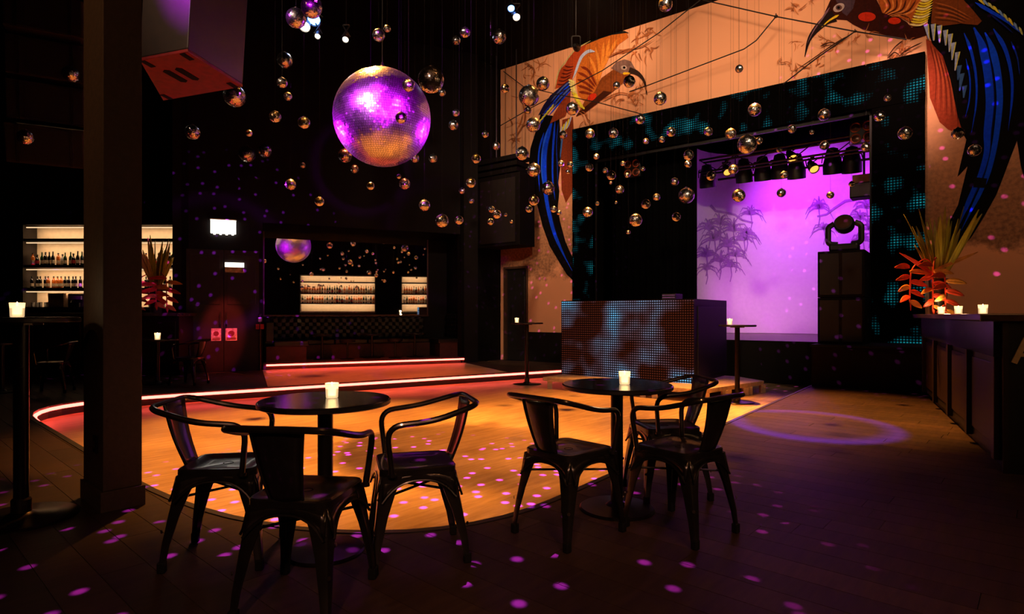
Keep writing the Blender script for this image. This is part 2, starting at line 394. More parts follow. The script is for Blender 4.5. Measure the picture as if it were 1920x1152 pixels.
# ---------------------------------------------------------------- the room shell
def bez(p0, c, p1, n):
    return [tuple((1 - t) ** 2 * a + 2 * t * (1 - t) * b + t * t * d for a, b, d in zip(p0, c, p1)) for t in [i / n for i in range(n + 1)]]
PIT = -0.15
pit_w = S3(7.09, 0, 0)
near_c = bez((-2.6, 4.10), (-.72, 2.40), (.25, 3.67), 14)
left_c = bez((-4.9, 8.66), (-6.52, 7.65), (-5.2, 6.46), 10)
far_end = (2.28, 13.16)
pit_poly = near_c + [(pit_w.x, pit_w.y), far_end] + left_c          # anticlockwise
ROOM = [(-11.2, -1.8), (2.9, -1.8), (9.5, 3.15), (9.5, 7.64), (-.29, 15.12), (-1.14, 14.09)]
bl = lambda x, y=0: (x * BS.x - y * BS.y, YB0 + x * BS.y + y * BS.x)
ROOM += [bl(-1.25), bl(-1.25, 1.35), bl(-5.67, 1.35), bl(-5.67), bl(-7.15), (-7.2, 13.45), (-11.2, 13.45)]
# floor slab with the sunken dance floor cut out: a bridge polygon
def floor_ring(mb, z):
    # the dance floor reaches the stage, so it is a notch in the outline of the room
    from mathutils.geometry import tessellate_polygon
    k = ROOM.index((9.5, 7.64)) + 1
    notch = [(pit_w.x, pit_w.y)] + near_c[::-1] + left_c[::-1] + [far_end]
    pts = [Vector((x, y, z)) for x, y in ROOM[:k] + notch + ROOM[k:]]
    mb.add(pts, [tuple(t) for t in tessellate_polygon([pts])])
fl = MB(); floor_ring(fl, -.012)
floor = struct(fl, 'floor', M_sub)
# planks, clipped by the edge of the dance floor
def clip(poly, a, b, keep_left):
    out = []; n = len(poly)
    sd = lambda p: ((b[0] - a[0]) * (p[1] - a[1]) - (b[1] - a[1]) * (p[0] - a[0])) * (1 if keep_left else -1)
    for i in range(n):
        p, q = poly[i], poly[(i + 1) % n]; dp, dq = sd(p), sd(q)
        if dp >= 0: out.append(p)
        if (dp > 0 and dq < 0) or (dp < 0 and dq > 0):
            t = dp / (dp - dq); out.append((p[0] + t * (q[0] - p[0]), p[1] + t * (q[1] - p[1])))
    return out
def inroom(p):
    x, y = p; c = False; n = len(ROOM)
    for i in range(n):
        (x1, y1), (x2, y2) = ROOM[i], ROOM[(i + 1) % n]
        if (y1 > y) != (y2 > y) and x < (x2 - x1) * (y - y1) / (y2 - y1) + x1: c = not c
    return c
def area2(p): return abs(sum(p[i][0] * p[(i + 1) % len(p)][1] - p[(i + 1) % len(p)][0] * p[i][1] for i in range(len(p)))) / 2
pd = Vector((math.cos(PLANK_ANG), math.sin(PLANK_ANG))); pn = Vector((-pd.y, pd.x))
PW, PL, GAP = .183, 1.83, .0035
cells = []
rr = random.Random(3)
for j in range(-80, 120):
    ofs = rr.random() * PL
    for i in range(-14, 14):
        a0, b0 = i * PL + ofs, j * PW
        cpt = pd * (a0 + PL / 2) + pn * (b0 + PW / 2)
        if not (inroom(cpt)): continue
        quad = [pd * (a0 + GAP) + pn * (b0 + GAP / 2), pd * (a0 + PL) + pn * (b0 + GAP / 2), pd * (a0 + PL) + pn * (b0 + PW - GAP / 2), pd * (a0 + GAP) + pn * (b0 + PW - GAP / 2)]
        quad = [tuple(q) for q in quad]
        pieces, rest = [], quad
        for k in range(len(pit_poly)):
            a, b = pit_poly[k], pit_poly[(k + 1) % len(pit_poly)]
            o = clip(rest, a, b, False)
            if len(o) > 2 and area2(o) > 1e-5: pieces.append(o)
            rest = clip(rest, a, b, True)
            if len(rest) < 3: break
        whole = len(rest) < 3 or area2(rest) < 1e-6
        if whole: pieces = [quad]
        if not pieces: continue
        dist = cpt.length; vis = cpt.y > .9 and abs(cpt.x) < cpt.y * .9 + .8
        cells.append(((0 if vis else 1, dist), pieces, whole, cpt))
cells.sort(key=lambda c: c[0])
pm = MB().box(-PL / 2 + GAP, PL / 2, -PW / 2 + GAP / 2, PW / 2 - GAP / 2, -.012, 0).mesh('plank', M_plank)
restm = MB()
for n_, (k_, pieces, whole, cpt) in enumerate(cells):
    if n_ < 300:
        if whole: link('plank', pm, floor, (cpt.x, cpt.y, 0), (0, 0, PLANK_ANG))
        else:
            m = MB()
            for p in pieces: m.prism([(q[0] - cpt.x, q[1] - cpt.y) for q in p], -.012, 0)
            m.build('plank', M_plank, floor, loc=(cpt.x, cpt.y, 0), fix=False)
    else:
        for p in pieces: restm.prism(p, -.012, 0)
tag(restm.build('planking', M_plank, floor, fix=False), kind='stuff')
# sunken dance floor, its riser and nosing
pf = MB(); pf.add([(x, y, PIT) for x, y in pit_poly], [tuple(range(len(pit_poly)))])
dance = struct(pf, 'floor_dance', M_pitfloor)
n = len(pit_poly); ri = MB()
pin = []
for i in range(n):
    p = Vector(pit_poly[i]); a = Vector(pit_poly[i - 1]); b = Vector(pit_poly[(i + 1) % n])
    t = ((p - a).normalized() + (b - p).normalized()).normalized(); pin.append((p, Vector((-t.y, t.x))))
def ring_off(d): return [tuple(p + nn * d) for p, nn in pin]
r0, r1 = ring_off(-.004), ring_off(.0)
ri.add([(x, y, PIT) for x, y in r1] + [(x, y, -.001) for x, y in r1], [(i, (i + 1) % n, (i + 1) % n + n, i + n) for i in range(n)])
struct(ri, 'trim_1', M_nose)
nz_ = MB(); o0, o1 = ring_off(-.035), ring_off(.010)
vs = [(x, y, -.004) for x, y in o0] + [(x, y, .006) for x, y in o0] + [(x, y, .006) for x, y in o1] + [(x, y, -.012) for x, y in o1]
fs = []
for i in range(n):
    if i == len(near_c): continue               # against the stage front
    j = (i + 1) % n
    for q in range(3): fs.append((q * n + i, q * n + j, (q + 1) * n + j, (q + 1) * n + i))
nz_.add(vs, fs); struct(nz_, 'trim_2', M_nose)
# pale boards before the seating niche, down to the nosing
def far_cut(x):
    p = Vector(bl(x, 0)); d = Vector((BS.y, -BS.x)); a = Vector(far_end); e = (Vector(left_c[0]) - a).normalized(); nn = Vector((-e.y, e.x)); a = a - nn * .036
    t = (a - p).dot(nn) / d.dot(nn); return tuple(p + d * t)
ld = MB().prism([bl(-5.67, -.065), far_cut(-5.67), far_cut(-1.25), bl(-1.25, -.065)], .0005, .004); struct(ld, 'floor_landing', M_pitfloor)
# light line under the nosing: from the stage along the far side round to the left
path = [(far_end[0] - .3 * .85, far_end[1] - .3 * .53)] + left_c
pp = []
for i, p in enumerate(path):
    p = Vector(p); a = Vector(path[max(i - 1, 0)]); b = Vector(path[min(i + 1, len(path) - 1)]); t = (b - a).normalized()
    q = p + Vector((-t.y, t.x)) * .026; pp.append((q.x, q.y, -.034))
tag(MB().tube(pp, .021, 8).build('neon_strip', M_neon, smooth=True), 'long red neon strip curving under the edge of the sunken dance floor', 'neon light')

# walls
wl = MB().box(-11.4, -11.2, -2, 13.6, 0, CEIL); struct(wl, 'wall_left', M_black)
wl = MB().box(-11.4, 3.0, -2.0, -1.8, 0, CEIL); struct(wl, 'wall_rear', M_black)
wl = MB().slab([(2.9, -1.8, 0), (9.5, 3.15, 0), (9.5, 3.15, CEIL), (2.9, -1.8, CEIL)], (.12, -.16, 0)); struct(wl, 'wall_rear_bar', M_black)
wl = MB().box(9.5, 9.7, 3.0, 8.2, 0, CEIL); struct(wl, 'wall_right', M_black)
cl = MB().box(-11.4, 9.7, -2.0, 22, CEIL, CEIL + .15); struct(cl, 'ceiling', M_ceil)
# back wall with the seating niche
wb = MB()
wb.box(-7.3, -5.67, 0, .16, 0, CEIL); wb.box(-5.67, -1.25, 0, .16, 3.05, CEIL); wb.box(-1.25, -.9, 0, .16, 0, CEIL)
wb.box(-5.83, -5.67, .16, 1.5, 0, 3.2); wb.box(-1.25, -1.09, .16, 1.5, 0, 3.2); wb.box(-5.83, -1.09, 1.34, 1.5, 0, 3.2)
struct(MB().box(-5.67, -1.25, .0, 1.34, 3.045, 3.06), 'ceiling_niche', P('niche_ceiling', rgb(3, 2, 2), .9, spec=.05), loc=(0, YB0, 0), rz=ANG_B)
struct(wb, 'wall_back', P('aubergine_wall_paint', rgb(11, 6, 9), .6, bump=.1, spec=.2), loc=(0, YB0, 0), rz=ANG_B)
wr = MB().slab([(-1.2, 14.02, 0), (-.29, 15.12, 0), (-.29, 15.12, CEIL), (-1.2, 14.02, CEIL)], (-.1, .1, 0)); struct(wr, 'wall_back_right', M_black)
a, b = bl(-7.15), (-7.2, 13.45)
wq = MB().slab([(a[0], a[1], 0), (b[0], b[1], 0), (b[0], b[1], CEIL), (a[0], a[1], CEIL)], (.12, .05, 0)); struct(wq, 'wall_bar_side', M_black)
wq = MB().box(-11.2, -7.1, 13.45, 13.6, 0, CEIL).box(-11.2, -7.1, 12.98, 13.4, 3.16, CEIL).box(-11.2, -10.78, 12.98, 13.4, 0, 3.16)
struct(wq, 'wall_bar', M_black)

# painted stage wall: warm plaster with a painted forest at its foot
def mural_mat():
    m = bpy.data.materials.new('painted_wall'); m.use_nodes = True
    n, l = m.node_tree.nodes, m.node_tree.links; b = n['Principled BSDF']; b.inputs['Roughness'].default_value = .7
    tc = n.new('ShaderNodeTexCoord'); sp = n.new('ShaderNodeSeparateXYZ'); l.new(tc.outputs['Object'], sp.inputs[0])
    nz = n.new('ShaderNodeTexNoise'); nz.inputs['Scale'].default_value = 1.3; nz.inputs['Detail'].default_value = 8; nz.inputs['Roughness'].default_value = .7
    l.new(tc.outputs['Object'], nz.inputs['Vector'])
    ad = n.new('ShaderNodeMath'); ad.operation = 'MULTIPLY_ADD'; ad.inputs[1].default_value = 1.6; l.new(nz.outputs['Fac'], ad.inputs[0]); l.new(sp.outputs[2], ad.inputs[2])
    rp = n.new('ShaderNodeValToRGB'); e = rp.color_ramp.elements
    rp.color_ramp.interpolation = 'LINEAR'
    mr = n.new('ShaderNodeMapRange'); mr.inputs[1].default_value = 2.6; mr.inputs[2].default_value = 5.6; l.new(ad.outputs[0], mr.inputs[0]); l.new(mr.outputs[0], rp.inputs[0])
    e[0].position = .10; e[0].color = (0, 0, 0, 1); e[1].position = .95; e[1].color = (0, 0, 0, 1)
    x = e.new(.16); x.color = (.85, .85, .85, 1); x = e.new(.45); x.color = (.7, .7, .7, 1)
    n2 = n.new('ShaderNodeTexNoise'); n2.inputs['Scale'].default_value = 18; n2.inputs['Detail'].default_value = 6; l.new(tc.outputs['Object'], n2.inputs['Vector'])
    r2 = n.new('ShaderNodeValToRGB'); r2.color_ramp.elements[0].position = .35; r2.color_ramp.elements[1].position = .62; l.new(n2.outputs['Fac'], r2.inputs[0])
    r2.color_ramp.elements[0].color = rgb(70, 44, 26); r2.color_ramp.elements[1].color = rgb(150, 104, 66)
    mx = n.new('ShaderNodeMix'); mx.data_type = 'RGBA'; mx.inputs[6].default_value = rgb(226, 164, 122); l.new(r2.outputs[0], mx.inputs[7]); l.new(rp.outputs[0], mx.inputs[0])
    l.new(mx.outputs[2], b.inputs['Base Color'])
    return m
M_mural = mural_mat()
SE = lambda: dict(loc=(0, YS0, 0), rz=ANG_S)     # stage frame: x along the wall, y behind it
ws = MB()
for x0, x1, z0, z1 in ((-.5, -.26, 0, CEIL), (-.26, .5, 2.35, CEIL), (.5, 1.84, .72, CEIL), (1.84, 8.53, 5.42, CEIL), (8.53, 12.4, 0, CEIL)):
    ws.box(x0, x1, 0, .25, z0, z1)
struct(ws, 'wall_stage', M_mural, **SE())
struct(MB().box(.5, 1.9, -.02, .25, 0, .72), 'baseboard_stage', M_deckblk, **SE())
# dark door in the painted wall
d1 = struct(MB().box(-.26, .5, .08, .16, 0, 2.35), 'door_1', M_doorblk, **SE())
fr = MB().box(-.26, -.21, -.02, .08, 0, 2.35).box(.45, .5, -.02, .08, 0, 2.35).box(-.26, .5, -.02, .08, 2.30, 2.35).build('door_frame', P('brown_door_frame', rgb(70, 48, 34), .5), d1)
MB().box(-.10, -.06, .03, .08, .95, 1.3).build('door_handle', M_steel, d1)
MB().box(.05, .35, .06, .08, .25, 2.1).build('door_panel', M_doorblk, d1, bevel=.01)
# maroon double door
d2 = struct(MB().box(-7.06, -6.40, -.035, 0, 0, 2.45), 'door_2', M_mauve, loc=(0, YB0, 0), rz=ANG_B)
MB().box(-7.0, -6.46, -.045, -.035, 1.35, 2.35).build('door_panel', M_mauve, d2, bevel=.006)
MB().box(-6.47, -6.44, -.09, -.035, .95, 1.2).build('door_handle', M_doorblk, d2)
d3 = struct(MB().box(-6.385, -5.74, -.035, 0, 0, 2.45), 'door_3', M_mauve, loc=(0, YB0, 0), rz=ANG_B)
MB().box(-6.33, -5.8, -.045, -.035, 1.35, 2.35).build('door_panel', M_mauve, d3, bevel=.006)
MB().box(-6.36, -6.33, -.09, -.035, .95, 1.2).build('door_handle', M_doorblk, d3)
# ---------------------------------------------------------------- the square post
cr = Vector((-2.37, 3.43)); e1 = Vector((-.745, .667)); e2 = Vector((.667, .745))
col = empty('square_column', (cr.x, cr.y, 0), 0, 'brown square column standing at the left edge of the dance floor', 'column')
def quadprism(o, a0, a1, b0, b1, z0, z1):
    return MB().prism([tuple(e1 * a + e2 * b) for a, b in ((a0, b0), (a1, b0), (a1, b1), (a0, b1))], z0, z1)
quadprism(0, 0, .43, 0, .20, .12, CEIL).build('shaft', M_post, col, bevel=.004)
quadprism(0, -.015, .445, -.015, .215, 0, .12).build('skirting', M_postd, col, bevel=.004)
so = quadprism(0, .10, .17, -.012, 0, .33, .43).build('socket', M_rubber, col, bevel=.003)
quadprism(0, .12, .15, -.016, -.010, .36, .40).build('socket_cover', M_steel, so)

# ---------------------------------------------------------------- stage: platform, portal, backdrop
stage = empty('stage', (0, YS0, 0), ANG_S, 'raised black stage floor behind the glowing portal', 'stage')
MB().box(1.9, 8.6, .0, 5.2, .52, .65).build('deck', M_deck, stage)
MB().box(1.9, 8.6, -.02, .02, PIT, .62).build('fascia', M_deckblk, stage)
MB().box(1.9, 8.6, -.03, .03, .622, .652).build('edge_strip', M_deckblk, stage)
apr = empty('stage_apron', (0, YS0, 0), ANG_S, 'low dark box beside the stage carrying the loudspeaker stack', 'stage')
MB().box(7.10, 11.3, -1.38, 0, 0, .63).build('body', M_apron, apr)
MB().box(7.08, 11.3, -1.41, 0, .63, .67).build('top', M_deckblk, apr, bevel=.004)
# portal of light panels
por = empty('led_portal', (0, YS0, 0), ANG_S, 'black light panel frame around the stage with teal dot patches', 'led screen')
def led_panel(x0, x1, z0, z1):
    g = .004; MB().box(x0 + g, x1 - g, -.10, .0, z0 + g, z1 - g).build('led_panel', M_ledp, por)
for k in range(8):
    led_panel(1.83 + k * .839, 1.83 + (k + 1) * .839, 4.66, 5.44)
for k in range(5):
    led_panel(1.83, 2.38, .65 + k * .802, .65 + (k + 1) * .802); led_panel(7.79, 8.54, .65 + k * .802, .65 + (k + 1) * .802)
MB().box(1.80, 8.57, .0, .06, 4.60, 5.46).box(1.80, 2.42, .0, .06, .65, 5.4).box(7.75, 8.57, 0, .06, .65, 5.4).build('support_frame', M_can, por)
def stage_hit(u, y):          # local x, at depth y behind the wall plane, that the photo shows at column u
    k = (u - 960) / FPX
    return (k * (YS0 - y * NS.y) + y * NS.x) / (TS.x - k * TS.y)
# black drapes inside
def drape(name, x0, x1, y0, y1, z0, z1, label, folds):
    m = MB(); nseg = folds * 6; vs = []
    d = Vector((x1 - x0, y1 - y0)); L = d.length; d.normalize(); nn = Vector((-d.y, d.x))
    for zi in (z0, z1):
        for k in range(nseg + 1):
            t = k / nseg; a = .05 * math.sin(t * folds * 2 * PI); p = Vector((x0, y0)) + d * (L * t) + nn * a; vs.append((p.x, p.y, zi))
    m.add(vs, [(k, k + 1, nseg + 2 + k, nseg + 1 + k) for k in range(nseg)])
    o = m.build(name, M_curtain, None, smooth=True, loc=(0, YS0, 0), rz=ANG_S)
    so_ = o.modifiers.new('thick', 'SOLIDIFY'); so_.thickness = .012
    return tag(o, label, 'curtain')
drape('stage_curtain', 2.42, stage_hit(1307, .75), .75, .75, .66, 5.6, 'black drape hanging at the left inside the stage opening', 13)
drape('stage_curtain', 7.75, 8.5, .75, 2.6, .66, 5.6, 'black drape hanging at the right inside the stage opening', 8)
drape('stage_curtain', 2.3, 8.6, 1.0, 1.0, 4.85, 6.2, 'black border drape across the top of the stage opening', 26)
struct(MB().box(1.2, 13.5, 5.6, 5.75, 0, CEIL), 'wall_stage_rear', M_black, **SE())
struct(MB().box(1.2, 1.35, .25, 5.6, 0, CEIL), 'wall_stage_left', M_black, **SE())
struct(MB().box(13.3, 13.5, .25, 5.6, 0, CEIL), 'wall_stage_right', M_black, **SE())
# curved white backdrop: flat in the middle, wrapped forward at both sides
bd = empty('stage_backdrop', (0, YS0, 0), ANG_S, 'white stage backdrop lit violet with painted palm trees', 'backdrop')
pts = []
XL, XR, YF, YBK, RC = 3.6, 12.9, .9, 4.6, 1.6
for k in range(7): pts.append((XL, 1.0 + (YBK - RC - 1.0) * k / 6))
for k in range(1, 9):
    q = PI / 2 * k / 8; pts.append((XL + RC - RC * math.cos(q), YBK - RC + RC * math.sin(q)))
for k in range(1, 12): pts.append((XL + RC + (XR - XL - 2 * RC) * k / 12, YBK))
for k in range(0, 9):
    q = PI / 2 * k / 8; pts.append((XR - RC + RC * math.sin(q), YBK - RC + RC * math.cos(q)))
for k in range(1, 7): pts.append((XR, YBK - RC - (YBK - RC - 2.4) * k / 6))
CYCP = pts; m = MB(); nn_ = len(pts)
m.add([(x, y, .66) for x, y in pts] + [(x, y, 5.4) for x, y in pts], [(k, k + 1, nn_ + k + 1, nn_ + k) for k in range(nn_ - 1)])
cy = m.build('cloth', M_cyc, bd, smooth=True)
MBD = bpy.data.objects
# violet lamps that light it
STG = lambda x, y, z: S3(x, -y, z)
spot('wash_backdrop', STG(5.6, 2.6, 4.9), STG(5.9, 4.6, 3.9), (.58, .045, 1), 420, 100, .9, .2)
spot('wash_backdrop', STG(8.0, 2.8, 4.9), STG(8.3, 4.6, 4.0), (.58, .045, 1), 300, 100, .9, .2)
spot('wash_backdrop', STG(10.4, 2.8, 4.9), STG(10.8, 4.6, 4.0), (.58, .045, 1), 300, 100, .9, .2)
spot('wash_backdrop_low', STG(4.6, 2.0, 1.1), STG(5.2, 4.4, 1.9), (.70, .03, 1), 150, 100, .9, .1)
spot('wash_backdrop_front', STG(7.9, -2.5, 6.9), STG(8.6, 4.6, .9), (1, .52, .40), 900, 30, .9, .15)

# ---------------------------------------------------------------- neon edge and seating niche (back wall frame)
BE = dict(loc=(0, YB0, 0), rz=ANG_B)
pl = empty('seating_platform', (0, YB0, 0), ANG_B, 'low dark platform of the seating niche under the long mirror', 'platform')
MB().box(-5.66, -1.26, -.02, 1.33, 0, .15).build('step', P('niche_floor', rgb(70, 46, 40), .3), pl)
MB().box(-5.66, -1.26, -.05, -.02, .118, .15).build('nosing', M_nose, pl)
tag(MB().tube([(-5.6, -.06, .095), (-1.27, -.06, .095)], .018, 8).build('neon_strip', M_neon, smooth=True, **BE), 'straight red neon strip along the front step of the seating niche', 'neon light')
mi = empty('wall_mirror', (0, YB0, 0), ANG_B, 'long wall mirror above the bench reflecting balls and bar shelves', 'mirror')
MB().box(-5.60, -1.79, 1.265, 1.285, 1.14, 3.10).build('glass', M_mirror, mi)
MB().box(-5.63, -1.76, 1.24, 1.29, 1.10, 1.14).box(-5.63, -1.76, 1.25, 1.29, 3.10, 3.13).box(-5.63, -5.60, 1.25, 1.29, 1.14, 3.1).box(-1.79, -1.765, 1.25, 1.29, 1.14, 3.1).build('frame', M_frame, mi)
def tufted(parent, x0, x1, z0, z1, y, mt, nx, nz):
    """a quilted back: diamond grid of padded lozenges with buttons"""
    m = MB(); vs = []; NX, NZ = nx * 4, nz * 4
    for j in range(NZ + 1):
        for i in range(NX + 1):
            fx, fz = i / NX, j / NZ; a = fx * nx; b = fz * nz
            d = abs(math.sin(PI * (a + b))) * abs(math.sin(PI * (a - b)))
            vs.append(mt @ Vector((x0 + (x1 - x0) * fx, y - .05 * d, z0 + (z1 - z0) * fz)))
    m.add(vs, [(j * (NX + 1) + i, j * (NX + 1) + i + 1, (j + 1) * (NX + 1) + i + 1, (j + 1) * (NX + 1) + i) for j in range(NZ) for i in range(NX)])
    o = m.build('quilted_back', M_leather, parent, smooth=True); s_ = o.modifiers.new('t', 'SOLIDIFY'); s_.thickness = .05; s_.offset = -1
    return o
I4 = Matrix.Identity(4)
b1 = empty('banquette', (0, YB0, 0), ANG_B, 'long black quilted banquette below the wall mirror', 'sofa')
tufted(b1, -5.62, -1.9, .58, 1.09, 1.2, I4, 22, 3)
for k in range(5): MB().box(-5.62 + k * .744, -5.62 + (k + 1) * .744 - .01, .62, 1.14, .47, .58).build('seat_cushion', M_leather, b1, bevel=.025)
MB().box(-5.62, -1.9, .66, 1.26, .15, .47).build('plinth', M_maroonp, b1)
b2 = empty('banquette', (0, YB0, 0), ANG_B, 'short quilted banquette on the right side of the seating niche', 'sofa')
mt = Matrix.Translation((-1.30, .0, 0)) @ Matrix.Rotation(-PI / 2, 4, 'Z')
tufted(b2, -1.2, -.08, .58, 1.16, .0, mt, 7, 3)
MB().box(-1.86, -1.36, .08, 1.2, .47, .58).build('seat_cushion', M_leather, b2, bevel=.025)
MB().box(-1.82, -1.27, .1, 1.2, .15, .47).build('plinth', M_maroonp, b2)
b3 = empty('banquette', (0, YB0, 0), ANG_B, 'short banquette on the left side of the seating niche', 'sofa')
MB().box(-5.62, -5.45, .08, .60, .58, 1.0).build('side_back', M_leather, b3, bevel=.03)
MB().box(-5.45, -4.75, .08, .60, .47, .58).build('seat_cushion', M_leather, b3, bevel=.025)
MB().box(-5.6, -4.8, .1, .60, .15, .47).build('plinth', M_maroonp, b3)
side_tbl = None
def pedestal(name, loc, rz, r, h, label, cat, base_r, top_t=.03, pole_r=.03, collar=False, group=None, square=False, rim=True):
    t = empty(name, loc, rz, label, cat, group)
    tp = MB().lathe([(r * .985, h - top_t), (r, h - top_t + .004), (r, h - .004), (r * .99, h), (0.0, h)], 48).build('table_top', M_tabletop, t, smooth=True)
    if rim: MB().lathe([(r + .001, h - top_t + .003), (r + .004, h - top_t + .005), (r + .004, h - .006), (r + .001, h - .004)], 48).build('edge_band', M_tedge, tp, smooth=True)
    MB().lathe([(pole_r * 1.0, .02), (pole_r, h - top_t - .01)], 20).build('pole', M_steel if pole_r < .035 else M_pole, t, smooth=True)
    if collar: MB().lathe([(pole_r + .004, .02), (pole_r + .012, .025), (pole_r + .012, .11), (pole_r + .004, .12)], 20).build('pole_sleeve', M_steel, t, smooth=True)
    MB().lathe([(base_r, 0), (base_r, .008), (base_r * .96, .016), (base_r * .3, .026), (pole_r * 1.4, .04), (pole_r, .05)], 40).build('base', M_basep, t, smooth=True)
    MB().lathe([(.10, h - top_t - .014), (.10, h - top_t)], 16).build('mounting_plate', M_steel, t)
    return t
M_pole = P('black_pole', rgb(26, 22, 20), .3, .6)
M_basep = P('dark_base_plate', rgb(38, 34, 36), .28, .8)
nb = lambda x, y, z=0.15: Vector((*bl(x, y), z))
for (x, y), lb in (((-4.45, .33), 'small round table at the left of the seating niche'), ((-3.35, .38), 'small round table at the middle of the seating niche'), ((-2.35, .36), 'small round table at the right of the seating niche')):
    pedestal('side_table', nb(x, y), 0, .27, .56, lb, 'table', .2, pole_r=.025, group='niche tables', rim=False)
def stool(x, y, lb):
    t = empty('stool', nb(x, y), 0, lb, 'stool', 'stools of the niche')
    MB().lathe([(.15, .38), (.17, .40), (.17, .43), (.15, .45), (0, .45)], 20).build('seat', M_leather, t, smooth=True)
    MB().lathe([(.022, .02), (.022, .38)], 12).build('pole', M_steel, t, smooth=True)
    MB().lathe([(.15, 0), (.15, .01), (.03, .03)], 20).build('base', M_basep, t, smooth=True)
stool(-3.92, .22, 'black stool between the left and middle tables of the niche'); stool(-2.85, .22, 'black stool between the middle and right tables of the niche')

# ---------------------------------------------------------------- things on the back wall
def bwall(name, x0, x1, z0, z1, mat, label, cat, y0=-.07, y1=0, **k):
    o = MB().box(x0, x1, y0, y1, z0, z1).build(name, mat, None, loc=(0, YB0, 0), rz=ANG_B, **k); return tag(o, label, cat)
el = empty('emergency_light', (0, YB0, 0), ANG_B, 'bright white emergency light box high above the maroon doors', 'light')
MB().box(-6.63, -6.17, -.09, 0, 2.78, 3.05).build('diffuser', M_sign, el, bevel=.008)
MB().box(-6.64, -6.16, -.10, -.0, 3.05, 3.07).build('housing', M_white, el)
for k in range(4): MB().box(-6.58 + k * .11, -6.54 + k * .11, -.085, -.03, 2.755, 2.78).build('lamp_foot', M_sign, el)
ds = empty('door_sign', (0, YB0, 0), ANG_B, 'small two-tone sign box above the right maroon door', 'sign')
MB().box(-6.37, -6.02, -.08, -.035, 2.11, 2.2).build('lit_half', M_sign, ds); MB().box(-6.37, -6.02, -.08, -.035, 2.0, 2.108).build('lower_half', M_paper, ds)
spot('door_light', nb(-5.9, -2.6, 4.6), nb(-6.42, 0, .75), (1, .08, .06), 1800, 12, .6, .05)
for x0, x1, lb in ((-6.62, -6.44, 'narrow red-lit poster low on the left maroon door'), (-6.36, -6.15, 'wide red-lit poster low on the right maroon door')):
    po = empty('door_poster', (0, YB0, 0), ANG_B, lb, 'poster')
    MB().box(x0, x1, -.04, -.0355, .62, .87).build('paper', M_paper, po)
    cx, cz, ww = (x0 + x1) / 2, .765, (x1 - x0)
    MB().lathe([(0, 0), (ww * .28, 0), (ww * .28, .002), (0, .002)], 16, mt=Matrix.Translation((cx, -.041, cz)) @ Matrix.Rotation(PI / 2, 4, 'X')).build('round_mark', P('poster_ink', rgb(120, 40, 40), .7), po)
    MB().box(x0 + .02, x1 - .02, -.042, -.04, .64, .665).box(x0 + .02, x1 - .02, -.042, -.04, .675, .685).build('print_line', P('poster_ink', rgb(120, 40, 40)), po)
cp = empty('call_point', (0, YB0, 0), ANG_B, 'thin post with red alarm box beside the maroon doors', 'alarm')
MB().lathe([(.02, 0), (.02, 1.12), (.03, 1.13), (.03, 1.16)], 10, c=(-5.72, -.12, 0)).build('post', M_steel, cp)
MB().box(-5.80, -5.735, -.16, -.10, .85, .95).build('alarm_button', M_red, cp); MB().box(-5.715, -5.65, -.16, -.10, .85, .95).build('alarm_button', M_red, cp)
tag(MB().box(-5.755, -5.685, -.17, -.075, 1.0, 1.09).build('gauge', M_white, cp))

